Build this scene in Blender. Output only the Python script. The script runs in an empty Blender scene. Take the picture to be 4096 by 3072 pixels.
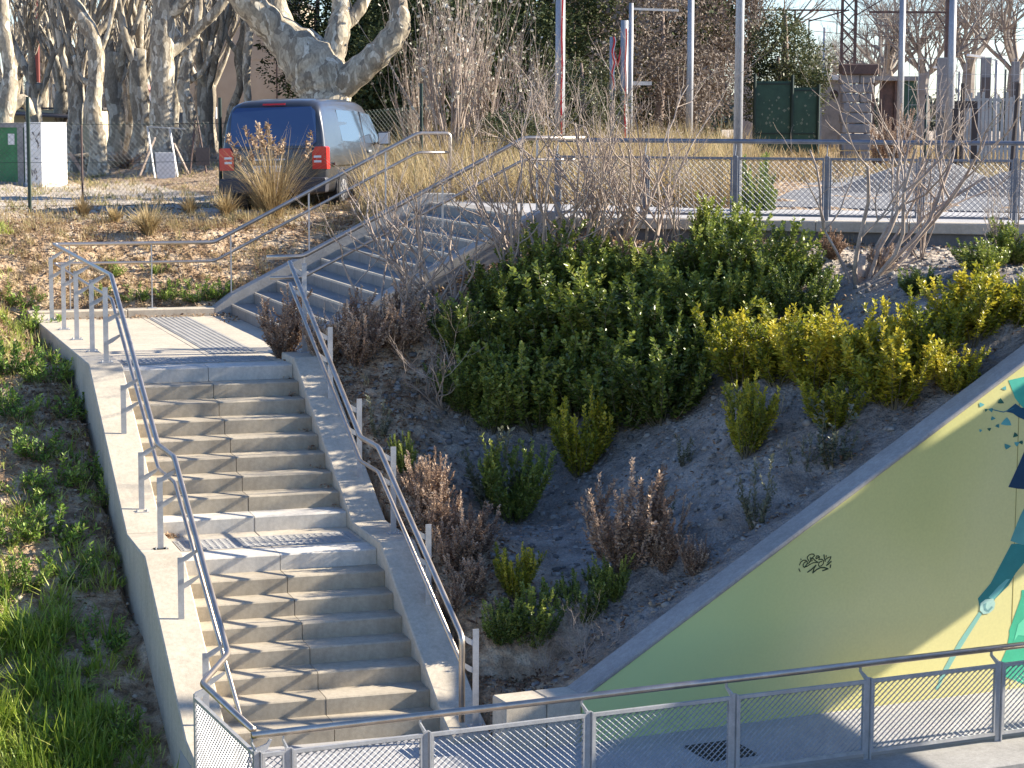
import bpy, math, random
import numpy as np
from mathutils import Vector, Matrix, noise as mnoise
random.seed(7); RNG = np.random.default_rng(7)
C = bpy.data.collections.new('scene'); SC = bpy.context.scene; SC.collection.children.link(C)
R = math.radians; PI = math.pi

# ------------------------------------------------------------------ camera
YAW, PIT, ROL = .3208, .1235, .0049
CAM = Vector((-5.671, -19.190, 5.796))
fh = Vector((math.sin(YAW), math.cos(YAW), 0)); rt = Vector((math.cos(YAW), -math.sin(YAW), 0)); zz = Vector((0, 0, 1))
FW = fh*math.cos(PIT) - zz*math.sin(PIT); UP = fh*math.sin(PIT) + zz*math.cos(PIT)
RR = rt*math.cos(ROL) + UP*math.sin(ROL); UU = UP*math.cos(ROL) - rt*math.sin(ROL)
cam = bpy.data.cameras.new('camera'); co = bpy.data.objects.new('camera', cam); C.objects.link(co)
co.matrix_world = Matrix(((RR.x, UU.x, -FW.x, CAM.x), (RR.y, UU.y, -FW.y, CAM.y), (RR.z, UU.z, -FW.z, CAM.z), (0, 0, 0, 1)))
cam.sensor_width = 36; cam.lens = 36*8720.3/4096; cam.clip_end = 3000; SC.camera = co

# ------------------------------------------------------------------ light
SUN = Vector((1, -.10, .51)).normalized()
EL = math.asin(SUN.z); AZ = math.atan2(SUN.x, SUN.y)
W = bpy.data.worlds.new('World'); SC.world = W; W.use_nodes = True
nt = W.node_tree; bg = nt.nodes['Background']
sky = nt.nodes.new('ShaderNodeTexSky'); sky.sky_type = 'NISHITA'; sky.sun_disc = False
sky.sun_elevation = EL; sky.sun_rotation = AZ; sky.air_density = 1.0; sky.dust_density = .1; sky.ozone_density = 4.0
tn = nt.nodes.new('ShaderNodeMix'); tn.data_type = 'RGBA'; tn.blend_type = 'MULTIPLY'; tn.inputs[0].default_value = 1; tn.inputs[7].default_value = (.86, .90, 1.03, 1)
nt.links.new(sky.outputs[0], tn.inputs[6]); nt.links.new(tn.outputs[2], bg.inputs[0]); bg.inputs[1].default_value = .09
sl = bpy.data.lights.new('sun', 'SUN'); sl.energy = 5.0; sl.angle = R(.55); sl.color = (1, .91, .76)
so = bpy.data.objects.new('sun', sl); C.objects.link(so); so.rotation_euler = (-SUN).to_track_quat('-Z', 'Y').to_euler()
vs = SC.view_settings; vs.view_transform = 'Standard'; vs.look = 'None'; vs.exposure = 1.5; vs.gamma = 1; vs.use_curve_mapping = False

# ------------------------------------------------------------------ helpers
def ray(u, v):                       # direction through a pixel given in 2212-wide overview units
    a = u*1.85172 - 2048; b = v*1.85172 - 1536
    return (FW*8720.3 + RR*a - UU*b)
def at(u, v, dep):                   # point at a distance (metres along the view) through that pixel
    d = ray(u, v); return CAM + d*(dep/d.dot(FW))
def tag(o, label=None, cat=None, group=None, kind=None):
    if label: o['label'] = label
    if cat: o['category'] = cat
    if group: o['group'] = group
    if kind: o['kind'] = kind
    return o
def empty(name, loc=(0, 0, 0), rz=0, label=None, cat=None, group=None):
    o = bpy.data.objects.new(name, None); C.objects.link(o); o.location = loc; o.rotation_euler.z = rz; o.empty_display_size = .1
    return tag(o, label, cat, group)
def link(name, me, parent=None):
    o = bpy.data.objects.new(name, me); C.objects.link(o)
    if parent is not None: o.parent = parent
    return o
def copy_tree(o, parent=None):
    c = o.copy(); C.objects.link(c); c.parent = parent
    for ch in list(o.children): copy_tree(ch, c)
    return c
def fillet(pts, r, n=4):
    pts = [Vector(p) for p in pts]; out = [pts[0]]
    for i in range(1, len(pts)-1):
        a, b, c = pts[i-1], pts[i], pts[i+1]
        d1 = (a-b).normalized(); d2 = (c-b).normalized(); rr = min(r, (a-b).length*.4, (c-b).length*.4)
        p, q = b+d1*rr, b+d2*rr
        for k in range(n+1):
            t = k/n; out.append(p*(1-t)**2 + b*2*t*(1-t) + q*t*t)
    out.append(pts[-1]); return out
class MB:
    def __init__(s): s.v = []; s.f = []; s.m = []; s.t = []
    def add(s, vs, fs, m=0, t=.5):
        n = len(s.v); s.v.extend([tuple(v) for v in vs])
        for f in fs: s.f.append(tuple(i+n for i in f)); s.m.append(m); s.t.append(t)
    def box(s, x0, x1, y0, y1, z0, z1, m=0, t=.5):
        s.add([(x0,y0,z0),(x1,y0,z0),(x1,y1,z0),(x0,y1,z0),(x0,y0,z1),(x1,y0,z1),(x1,y1,z1),(x0,y1,z1)],
              [(0,3,2,1),(4,5,6,7),(0,1,5,4),(1,2,6,5),(2,3,7,6),(3,0,4,7)], m, t)
    def obox(s, c, ax, ay, az, m=0, t=.5):   # centre and three half-axis vectors
        c = Vector(c); ax = Vector(ax); ay = Vector(ay); az = Vector(az)
        v = [c+ax*i+ay*j+az*k for k in (-1,1) for (i,j) in ((-1,-1),(1,-1),(1,1),(-1,1))]
        s.add(v, [(0,3,2,1),(4,5,6,7),(0,1,5,4),(1,2,6,5),(2,3,7,6),(3,0,4,7)], m, t)
    def bar(s, a, b, w, h, up=(0,0,1), m=0, t=.5):
        a = Vector(a); b = Vector(b); d = (b-a); L = d.length; d = d/L; u = Vector(up)
        x = d.cross(u)
        if x.length < 1e-3: x = d.cross(Vector((1,0,0)))
        x.normalize(); u = x.cross(d)
        s.obox((a+b)/2, d*(L/2), x*(w/2), u*(h/2), m, t)
    def tube(s, pts, rad, n=8, m=0, caps=True, t=.5):
        pts = [Vector(p) for p in pts]; N = len(pts)
        if not hasattr(rad, '__len__'): rad = [rad]*N
        tg = [(pts[min(i+1,N-1)]-pts[max(i-1,0)]).normalized() for i in range(N)]
        x = tg[0].cross(Vector((.13,.31,1)))
        if x.length < 1e-3: x = tg[0].cross(Vector((1,0,0)))
        x.normalize(); vs = []
        for i in range(N):
            x = (x - tg[i]*x.dot(tg[i])).normalized(); y = tg[i].cross(x)
            for k in range(n):
                a = 2*PI*k/n; vs.append(pts[i] + (x*math.cos(a)+y*math.sin(a))*rad[i])
        fs = [(i*n+k, i*n+(k+1)%n, (i+1)*n+(k+1)%n, (i+1)*n+k) for i in range(N-1) for k in range(n)]
        if caps: fs += [tuple(range(n-1,-1,-1)), tuple((N-1)*n+k for k in range(n))]
        s.add(vs, fs, m, t)
    def prism(s, poly, f0, f1, m=0, t=.5):   # poly of 2D points; f0,f1 map (a,b)->3D for two ends
        n = len(poly); vs = [f0(*p) for p in poly]+[f1(*p) for p in poly]
        s.add(vs, [tuple(range(n-1,-1,-1)), tuple(range(n,2*n))]+[(i,(i+1)%n,n+(i+1)%n,n+i) for i in range(n)], m, t)
    def mesh(s, name, mats, smooth=False, tint=False, fix=False):
        me = bpy.data.meshes.new(name); me.from_pydata(s.v, [], s.f)
        for m in (mats if isinstance(mats, (list, tuple)) else [mats]): me.materials.append(m)
        if any(s.m): me.polygons.foreach_set('material_index', s.m)
        if smooth: me.polygons.foreach_set('use_smooth', [True]*len(s.f))
        if tint:
            a = me.attributes.new('tint', 'FLOAT', 'FACE'); a.data.foreach_set('value', s.t)
        if fix:
            import bmesh; b = bmesh.new(); b.from_mesh(me); bmesh.ops.recalc_face_normals(b, faces=b.faces); b.to_mesh(me); b.free()
        me.update(); return me
    def build(s, name, mats, parent=None, smooth=False, tint=False, fix=False):
        return link(name, s.mesh(name, mats, smooth, tint, fix), parent)
def bevel(o, w=.006, seg=1):
    b = o.modifiers.new('bevel', 'BEVEL'); b.width = w; b.segments = seg; b.limit_method = 'ANGLE'; b.angle_limit = R(50); return o

# ------------------------------------------------------------------ materials
def newmat(name):
    m = bpy.data.materials.new(name); m.use_nodes = True; return m, m.node_tree, m.node_tree.nodes['Principled BSDF']
def noisy(name, cols, scale=4, rough=.85, bump=.25, bscale=60, metal=0, stretch=(1,1,1), fine=.25, fscale=90, detail=6, coord='Object', spec=.4, bdist=.01, lo=.35, hi=.65):
    """blend of colours by large noise, darker and lighter fine grain, and a bump"""
    m, t, b = newmat(name); N = t.nodes; L = t.links
    tc = N.new('ShaderNodeTexCoord'); mp = N.new('ShaderNodeMapping'); mp.inputs['Scale'].default_value = stretch
    L.new(tc.outputs[coord], mp.inputs[0])
    n1 = N.new('ShaderNodeTexNoise'); n1.inputs['Scale'].default_value = scale; n1.inputs['Detail'].default_value = detail; n1.inputs['Roughness'].default_value = .6
    L.new(mp.outputs[0], n1.inputs[0])
    cr = N.new('ShaderNodeValToRGB'); e = cr.color_ramp.elements
    k = len(cols)
    for i in range(k):
        p = lo + (hi-lo)*i/max(1, k-1)
        if i < 2: e[i].position = p; e[i].color = (*cols[i], 1)
        else: x = e.new(p); x.color = (*cols[i], 1)
    L.new(n1.outputs[0], cr.inputs[0])
    n2 = N.new('ShaderNodeTexNoise'); n2.inputs['Scale'].default_value = fscale; n2.inputs['Detail'].default_value = 4; L.new(mp.outputs[0], n2.inputs[0])
    mr = N.new('ShaderNodeMapRange'); mr.inputs[1].default_value = .3; mr.inputs[2].default_value = .7; mr.inputs[3].default_value = 1-fine; mr.inputs[4].default_value = 1+fine
    L.new(n2.outputs[0], mr.inputs[0])
    mx = N.new('ShaderNodeMix'); mx.data_type = 'RGBA'; mx.blend_type = 'MULTIPLY'; mx.inputs[0].default_value = 1
    L.new(cr.outputs[0], mx.inputs[6]); L.new(mr.outputs[0], mx.inputs[7]); L.new(mx.outputs[2], b.inputs['Base Color'])
    if bump:
        n3 = N.new('ShaderNodeTexNoise'); n3.inputs['Scale'].default_value = bscale; n3.inputs['Detail'].default_value = 5; L.new(mp.outputs[0], n3.inputs[0])
        bp = N.new('ShaderNodeBump'); bp.inputs['Strength'].default_value = bump; bp.inputs['Distance'].default_value = bdist
        L.new(n3.outputs[0], bp.inputs['Height']); L.new(bp.outputs[0], b.inputs['Normal'])
    b.inputs['Roughness'].default_value = rough; b.inputs['Metallic'].default_value = metal; b.inputs['Specular IOR Level'].default_value = spec
    return m
def flat(name, col, rough=.6, metal=0, spec=.4):
    m, t, b = newmat(name); b.inputs['Base Color'].default_value = (*col, 1); b.inputs['Roughness'].default_value = rough
    b.inputs['Metallic'].default_value = metal; b.inputs['Specular IOR Level'].default_value = spec; return m
def leafmat(name, cols, rough=.45, spec=.4, trans=.25):
    m, t, b = newmat(name); N = t.nodes; L = t.links
    a = N.new('ShaderNodeAttribute'); a.attribute_name = 'tint'
    oi = N.new('ShaderNodeObjectInfo'); ad = N.new('ShaderNodeMath'); ad.operation = 'MULTIPLY_ADD'; ad.inputs[1].default_value = .30; 
    L.new(oi.outputs['Random'], ad.inputs[0]); L.new(a.outputs['Fac'], ad.inputs[2])
    sb = N.new('ShaderNodeMath'); sb.operation = 'SUBTRACT'; sb.inputs[1].default_value = .15; L.new(ad.outputs[0], sb.inputs[0])
    cr = N.new('ShaderNodeValToRGB'); e = cr.color_ramp.elements
    for i, c in enumerate(cols):
        p = i/(len(cols)-1)
        if i < 2: e[i].position = p; e[i].color = (*c, 1)
        else: x = e.new(p); x.color = (*c, 1)
    L.new(sb.outputs[0], cr.inputs[0]); L.new(cr.outputs[0], b.inputs['Base Color'])
    b.inputs['Roughness'].default_value = rough; b.inputs['Specular IOR Level'].default_value = spec
    if trans:
        tr = N.new('ShaderNodeBsdfTranslucent'); L.new(cr.outputs[0], tr.inputs[0])
        ms = N.new('ShaderNodeMixShader'); ms.inputs[0].default_value = trans; out = N['Material Output']
        L.new(b.outputs[0], ms.inputs[1]); L.new(tr.outputs[0], ms.inputs[2]); L.new(ms.outputs[0], out.inputs[0])
    return m
M = {}
def concrete(name, base, stain, amt=.5):
    """weathered concrete: blotches, vertical run-down stains on the faces, pores"""
    m, t, b = newmat(name); N = t.nodes; L = t.links
    tc = N.new('ShaderNodeTexCoord')
    def nz(sc, stretch=(1,1,1), det=6):
        mp = N.new('ShaderNodeMapping'); mp.inputs['Scale'].default_value = stretch; L.new(tc.outputs['Object'], mp.inputs[0])
        n = N.new('ShaderNodeTexNoise'); n.inputs['Scale'].default_value = sc; n.inputs['Detail'].default_value = det; L.new(mp.outputs[0], n.inputs[0]); return n
    def rng(n, a, c, d, e):
        r = N.new('ShaderNodeMapRange'); r.inputs[1].default_value = a; r.inputs[2].default_value = c; r.inputs[3].default_value = d; r.inputs[4].default_value = e
        L.new(n.outputs[0], r.inputs[0]); return r
    def mul(a, bb, fac=1):
        x = N.new('ShaderNodeMix'); x.data_type = 'RGBA'; x.blend_type = 'MULTIPLY'; x.inputs[0].default_value = fac; L.new(a, x.inputs[6]); L.new(bb, x.inputs[7]); return x.outputs[2]
    mix = N.new('ShaderNodeMix'); mix.data_type = 'RGBA'; mix.inputs[6].default_value = (*base, 1); mix.inputs[7].default_value = (*stain, 1)
    L.new(rng(nz(1.7), .42, .72, 0, amt).outputs[0], mix.inputs[0])
    c = mul(mix.outputs[2], rng(nz(9, (1, 1, .12)), .35, .7, 1.0, .86).outputs[0])
    c = mul(c, rng(nz(26), .3, .7, 1.1, .9).outputs[0])
    c = mul(c, rng(nz(160, det=3), .32, .68, .86, 1.12).outputs[0])
    L.new(c, b.inputs['Base Color']); b.inputs['Roughness'].default_value = .88; b.inputs['Specular IOR Level'].default_value = .25
    bp = N.new('ShaderNodeBump'); bp.inputs['Strength'].default_value = .35; bp.inputs['Distance'].default_value = .004
    L.new(nz(120).outputs[0], bp.inputs['Height']); L.new(bp.outputs[0], b.inputs['Normal'])
    return m
M['conc'] = concrete('concrete', (.55, .48, .375), (.40, .345, .265))
M['conc_riser'] = concrete('concrete_step', (.47, .405, .305), (.26, .22, .165), .85)
M['conc_pale'] = concrete('concrete_pale_step', (.62, .575, .50), (.46, .43, .37), .6)
M['conc_grey'] = concrete('concrete_grey', (.36, .345, .32), (.24, .23, .21))
M['conc_shade'] = concrete('concrete_step_shade', (.29, .27, .245), (.18, .17, .15))  # step concrete with shade put into its darker grey
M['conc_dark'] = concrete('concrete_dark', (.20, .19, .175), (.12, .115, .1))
M['path'] = noisy('path_surface', [(.34,.33,.32),(.42,.40,.38)], 1.5, .9, .3, 200, fine=.2, fscale=240)
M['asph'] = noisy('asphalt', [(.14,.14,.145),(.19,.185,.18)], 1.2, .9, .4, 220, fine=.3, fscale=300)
M['steel'] = noisy('galvanised_steel', [(.40,.40,.40),(.50,.50,.50)], 9, .48, .05, 60, metal=.45, fine=.08)
M['steel_d'] = noisy('galvanised_steel_shade', [(.15,.165,.20),(.22,.235,.27)], 9, .5, .05, 60, metal=.45, fine=.1)  # galvanised steel with its shade put into a darker bluish colour
M['inox'] = noisy('stainless_tube', [(.46,.39,.32),(.58,.50,.42)], 6, .40, .03, 90, metal=1, fine=.06)
M['mesh'] = noisy('expanded_steel', [(.30,.31,.33),(.42,.43,.45)], 9, .5, 0, metal=.4, fine=.1)
M['mesh_d'] = noisy('expanded_steel_dark', [(.12,.13,.15),(.20,.21,.23)], 9, .5, 0, metal=.4, fine=.1)
M['cap'] = flat('black_plug', (.05,.035,.03), .6)
M['grate'] = flat('cast_iron', (.04,.042,.05), .6, .5)
M['bark'] = None
M['green_m'] = noisy('green_sheet_metal', [(.015,.055,.038),(.03,.085,.055)], 3, .5, .05, 30, fine=.15)
M['dgreen'] = flat('dark_green_paint', (.012,.03,.022), .5)
M['white'] = noisy('white_paint', [(.62,.61,.58),(.75,.74,.72)], 3, .6, .05, 30, fine=.08)
M['wgrey'] = noisy('grey_render', [(.17,.17,.175),(.30,.29,.28)], 2, .8, .1, 30)
M['iron'] = noisy('rusty_iron', [(.07,.05,.045),(.14,.085,.07)], 5, .7, .1, 60)
M['pole'] = noisy('pole_steel', [(.30,.30,.31),(.42,.42,.42)], 3, .45, .03, 60, metal=.35, stretch=(1,1,.2))
M['red'] = flat('red_tape', (.62,.03,.03), .45)
M['tape_w'] = flat('white_tape', (.75,.75,.75), .45)
M['blue'] = flat('blue_sheet', (.04,.22,.52), .4)
M['beige'] = noisy('beige_render', [(.36,.29,.215),(.44,.36,.27)], .8, .9, .1, 30, fine=.08)
M['yellow'] = noisy('cream_render', [(.60,.52,.35),(.72,.63,.45)], 1, .9, .1, 30, fine=.08)
M['roof'] = flat('roof_sheet', (.10,.085,.08), .7)
M['glass'] = flat('window_glass', (.02,.03,.045), .08, 0, .8)
def barkmat(name, cols, sc=6, st=(1,1,.45)):
    m, t, b = newmat(name); N = t.nodes; L = t.links
    tc = N.new('ShaderNodeTexCoord'); mp = N.new('ShaderNodeMapping'); mp.inputs['Scale'].default_value = st; L.new(tc.outputs['Object'], mp.inputs[0])
    n = N.new('ShaderNodeTexNoise'); n.inputs['Scale'].default_value = 3; L.new(mp.outputs[0], n.inputs[0])
    vm = N.new('ShaderNodeMix'); vm.data_type = 'RGBA'; vm.inputs[0].default_value = .35; L.new(mp.outputs[0], vm.inputs[6]); L.new(n.outputs[1], vm.inputs[7])
    v = N.new('ShaderNodeTexVoronoi'); v.inputs['Scale'].default_value = sc; L.new(vm.outputs[2], v.inputs['Vector'])
    sx = N.new('ShaderNodeSeparateColor'); L.new(v.outputs['Color'], sx.inputs[0])
    cr = N.new('ShaderNodeValToRGB'); cr.color_ramp.interpolation = 'CONSTANT'; e = cr.color_ramp.elements
    for i, c in enumerate(cols):
        p = i/len(cols)
        if i < 2: e[i].position = p; e[i].color = (*c, 1)
        else: x = e.new(p); x.color = (*c, 1)
    L.new(sx.outputs[0], cr.inputs[0])
    n2 = N.new('ShaderNodeTexNoise'); n2.inputs['Scale'].default_value = 30; L.new(mp.outputs[0], n2.inputs[0])
    r = N.new('ShaderNodeMapRange'); r.inputs[1].default_value = .3; r.inputs[2].default_value = .7; r.inputs[3].default_value = .75; r.inputs[4].default_value = 1.2; L.new(n2.outputs[0], r.inputs[0])
    x = N.new('ShaderNodeMix'); x.data_type = 'RGBA'; x.blend_type = 'MULTIPLY'; x.inputs[0].default_value = 1; L.new(cr.outputs[0], x.inputs[6]); L.new(r.outputs[0], x.inputs[7])
    L.new(x.outputs[2], b.inputs['Base Color']); b.inputs['Roughness'].default_value = .85; b.inputs['Specular IOR Level'].default_value = .2
    bp = N.new('ShaderNodeBump'); bp.inputs['Strength'].default_value = .5; bp.inputs['Distance'].default_value = .02; L.new(v.outputs['Distance'], bp.inputs['Height']); L.new(bp.outputs[0], b.inputs['Normal'])
    return m
M['plane'] = barkmat('plane_bark', [(.26,.215,.155),(.46,.40,.30),(.36,.305,.225),(.22,.185,.14),(.58,.52,.41),(.31,.265,.195),(.40,.34,.25)], 15)
M['planeB'] = barkmat('plane_bark_far', [(.24,.205,.155),(.40,.35,.27),(.30,.26,.195),(.20,.17,.13),(.50,.45,.36)], 11)
M['twig'] = noisy('pale_twig', [(.27,.205,.165),(.45,.37,.30)], 5, .8, .1, 60, fine=.2)
M['twig_b'] = noisy('brown_twig', [(.14,.10,.08),(.24,.18,.145)], 5, .85, .1, 60, fine=.2)
M['twig_far'] = noisy('far_twig', [(.20,.165,.14),(.30,.26,.225)], 2, .85, 0, fine=.2)
M['stem'] = noisy('green_stem', [(.12,.11,.06),(.2,.17,.1)], 5, .8, 0)
M['leafG'] = leafmat('leaf_dark_green', [(.075,.105,.022),(.15,.20,.038),(.26,.31,.055),(.44,.45,.09)], .34, .5, .32)
M['leafY'] = leafmat('leaf_yellow_green', [(0.11, 0.14, 0.018), (0.24, 0.26, 0.025), (0.42, 0.38, 0.03), (0.6, 0.5, 0.05)], .42, .45, .35)
M['leafS'] = leafmat('leaf_grey_green', [(.05,.065,.035),(.09,.105,.06),(.15,.16,.10),(.26,.26,.19)], .5, .4, .2)
M['leafB'] = leafmat('leaf_dry_brown', [(.17,.10,.065),(.30,.195,.13),(.44,.31,.215),(.56,.43,.32)], .75, .2, .2)
M['leafE'] = leafmat('leaf_evergreen', [(.016,.028,.012),(.034,.05,.018),(.065,.08,.028),(.13,.14,.05)], .75, .2, .12)
M['grass'] = leafmat('grass_green', [(0.119, 0.203, 0.024), (0.22, 0.321, 0.037), (0.371, 0.439, 0.059), (0.62, 0.607, 0.203)], .5, .35, .3)
M['grassD'] = leafmat('grass_dry', [(0.23, 0.161, 0.081), (0.38, 0.282, 0.144), (0.517, 0.402, 0.218), (0.253, 0.253, 0.081)], .7, .25, .3)
M['litter'] = leafmat('leaf_litter', [(0.098, 0.052, 0.032), (0.218, 0.127, 0.075), (0.391, 0.27, 0.167), (0.575, 0.448, 0.31)], .8, .2, .15)
M['weed'] = leafmat('weed_leaf', [(0.076, 0.144, 0.024), (0.144, 0.254, 0.037), (0.254, 0.371, 0.059), (0.423, 0.49, 0.119)], .5, .35, .25)
def soilmat():
    m, t, b = newmat('soil'); N = t.nodes; L = t.links
    tc = N.new('ShaderNodeTexCoord'); a = N.new('ShaderNodeAttribute'); a.attribute_name = 'zone'
    def nz(sc, det=7):
        n = N.new('ShaderNodeTexNoise'); n.inputs['Scale'].default_value = sc; n.inputs['Detail'].default_value = det; L.new(tc.outputs['Object'], n.inputs[0]); return n
    def ramp(n, cols, lo, hi):
        cr = N.new('ShaderNodeValToRGB'); e = cr.color_ramp.elements
        for i, c in enumerate(cols):
            p = lo+(hi-lo)*i/(len(cols)-1)
            if i < 2: e[i].position = p; e[i].color = (*c, 1)
            else: x = e.new(p); x.color = (*c, 1)
        L.new(n.outputs[0], cr.inputs[0]); return cr.outputs[0]
    warm = ramp(nz(5), [(.19,.125,.075),(.40,.28,.175),(.57,.44,.30)], .35, .65)
    grey = ramp(nz(3.2), [(.17,.155,.14),(.27,.245,.22),(.36,.33,.295)], .35, .68)
    grav = ramp(nz(2.0), [(.44,.37,.29),(.57,.49,.395)], .4, .62)
    def mix(f, x, y):
        q = N.new('ShaderNodeMix'); q.data_type = 'RGBA'; L.new(f, q.inputs[0]); L.new(x, q.inputs[6]); L.new(y, q.inputs[7]); return q.outputs[2]
    s = N.new('ShaderNodeSeparateColor'); L.new(a.outputs['Color'], s.inputs[0])
    c = mix(s.outputs[0], warm, grey); c = mix(s.outputs[1], c, grav)
    n2 = nz(60, 5); r = N.new('ShaderNodeMapRange'); r.inputs[1].default_value = .3; r.inputs[2].default_value = .7; r.inputs[3].default_value = .7; r.inputs[4].default_value = 1.25; L.new(n2.outputs[0], r.inputs[0])
    x = N.new('ShaderNodeMix'); x.data_type = 'RGBA'; x.blend_type = 'MULTIPLY'; x.inputs[0].default_value = 1; L.new(c, x.inputs[6]); L.new(r.outputs[0], x.inputs[7])
    L.new(x.outputs[2], b.inputs['Base Color']); b.inputs['Roughness'].default_value = .95; b.inputs['Specular IOR Level'].default_value = .15
    bp = N.new('ShaderNodeBump'); bp.inputs['Strength'].default_value = 1; bp.inputs['Distance'].default_value = .07; L.new(nz(14, 9).outputs[0], bp.inputs['Height']); L.new(bp.outputs[0], b.inputs['Normal'])
    return m
M['soil'] = soilmat()

# ------------------------------------------------------------------ ground
RZ, G, GU = .165, .329, .338
T1 = 7*G; T2 = T1+1.27; T3 = T2+8*G          # mid landing start, end, top landing start
ZM, ZL, ZU = 8*RZ, 17*RZ, 27*RZ
SX0 = .54; SX1 = SX0+9*GU                     # upper flight first and last nosing
YA, YB = 7.55, 12.70                          # upper flight width
K0 = Vector((3.70, 7.68, 0)); KD = Vector((8.86-3.84, 4.48-7.59, 0)).normalized(); KN = Vector((-KD.y, KD.x, 0))
def sst(x): x = min(1, max(0, x)); return x*x*(3-2*x)
def lerp_tab(x, tab):
    if x <= tab[0][0]: return tab[0][1]
    for (a, p), (b, q) in zip(tab, tab[1:]):
        if x <= b: return p+(q-p)*(x-a)/(b-a)
    return tab[-1][1]
def stair_z(y):                               # nosing line of the lower stairs
    return lerp_tab(y, [(-.33, 0), (T1, ZM), (T2-G, ZM), (T3, ZL), (20, ZL)])
def wall_y(x): return -.74+.107*(x-1.34)
def cope_z(x): return -.20+.594*x
LT = [(-20, -2.5), (-6, -2.2), (-2, -1.15), (0, -.55), (3, .75), (6, 2.15), (9, 2.95), (12, 3.45), (14.2, 3.98), (17, 4.08), (400, 4.1)]
def smin(a, b, k=.25):
    h = max(k-abs(a-b), 0)/k; return min(a, b)-h*h*k*.25
def left_h(x, y):
    h = lerp_tab(y, LT); w = sst((-2.42-x)/1.6)
    near = min(h, stair_z(y)-.12 - .5*sst((3.2-y)/3.2)); k = sst((y-12.5)/1.9); near = near*(1-k)+h*k
    return near*(1-w)+h*w
def height(x, y):
    far = 4.08+.30*sst((x-1.5)/4)
    kd = (Vector((x, y, 0))-K0).dot(KN)       # >0: behind the upper kerb line
    if x < -2.42: z = left_h(x, y)
    elif x <= .42 and y < 13.02:
        z = stair_z(y)-.75 if y > -.2 else -.4
    elif y >= 13.0 and x < 3.8:
        base = lerp_tab(y, [(13.0, 2.86), (13.5, 3.2), (14.5, 3.92), (16, 4.05), (18, 4.08)])
        st = ZL+.5*(x-SX0)-.05 if x > SX0 else 0
        z = max(base, min(st, far)) if y < 16 else max(base, far-.02)
        z = min(z, far)
        if x < -.8: k = sst((-.8-x)/1.6); z = z*(1-k)+left_h(-2.43, y)*k
    elif x < SX1+.1 and YA-.32 < y < 13.02:
        z = ZL+.5*(x-SX0)-.9 if x > SX0 else ZL-.6
    else:
        if kd > .2: z = far - (.6 if kd < 3.2 else 0)   # the paving lies over it here
        elif y < wall_y(x)+.20: z = -.5
        else:
            b = min(stair_z(y)-.02, 2.72)
            k = .585-.10*sst(y/7); b = b*(1-.5*sst((x-.4)/2.2)*(1-sst((y-3.6)/3.2)))
            z = smin(b+k*(x-.4), 4.15, .5) - .35*math.exp(-((x-2.3)/1.5)**2)*sst((y-.2)/2.2)*sst((6.8-y)/1.6)*sst((x-.5)/.8)
            if y < .6: z = min(z, max(cope_z(x)-.06, .30)) if x < 1.2 else min(z, cope_z(x)-.10)
            if y < 0 and x < 1.2: z = min(z, .42)
    return z
def rough(x, y, z):
    a = 0
    if (x < -2.5 or y > 13.1 or (x > .5)) : a = .05
    if x > .55 and wall_y(x)+.7 < y: a = .09
    if y > 30: a = .12
    return z + a*(mnoise.noise((x*1.1, y*1.1, 0))+.5*mnoise.noise((x*3.1, y*3.1, 5))+.3*mnoise.noise((x*8, y*8, 9)))
def gz(x, y): return rough(x, y, height(x, y))
def hit(u, v):                                # where the view through a pixel meets the ground
    d = ray(u, v).normalized(); t = 14
    while t < 400:
        p = CAM+d*t
        if p.z <= gz(p.x, p.y): return p
        t += .12 if t < 45 else .6
    return CAM+d*60
def axis(a, b, s, lo, hi):
    xs = list(np.arange(a, b+1e-6, s)); st = s
    x = b
    while x < hi: st *= 1.25; x += st; xs.append(x)
    st = s; x = a; pre = []
    while x > lo: st *= 1.25; x -= st; pre.append(x)
    return pre[::-1]+xs
XS = axis(-9, 13, .12, -500, 900); YS = axis(-5, 19, .12, -60, 1600)
vs_, fs_, zone = [], [], []
for j, y in enumerate(YS):
    for i, x in enumerate(XS):
        vs_.append((x, y, gz(x, y)))
        g = 1.0 if (x > .9 and y < 6.5) else 0
        if g: g = sst((x-.9)/1.2)*sst((6.6-y)/1.5)
        gr = sst((y-15.5+.3*x)/1.2)*sst((34-y)/2) if x < 2.5 else 0
        gr = max(gr, sst((y-60)/20)*.8)
        if 10 > x > 3.5 and y < 10 and (Vector((x, y, 0))-K0).dot(KN) > -1.6: gr = .75
        zone.append((g*.9, gr, 0, 1))
nx = len(XS)
for j in range(len(YS)-1):
    for i in range(nx-1): a = j*nx+i; fs_.append((a, a+1, a+nx+1, a+nx))
me = bpy.data.meshes.new('ground'); me.from_pydata(vs_, [], fs_); me.materials.append(M['soil'])
ca = me.color_attributes.new('zone', 'FLOAT_COLOR', 'POINT'); ca.data.foreach_set('color', np.array(zone).ravel())
me.polygons.foreach_set('use_smooth', [True]*len(fs_)); me.update()
tag(link('ground', me), kind='structure')

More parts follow.
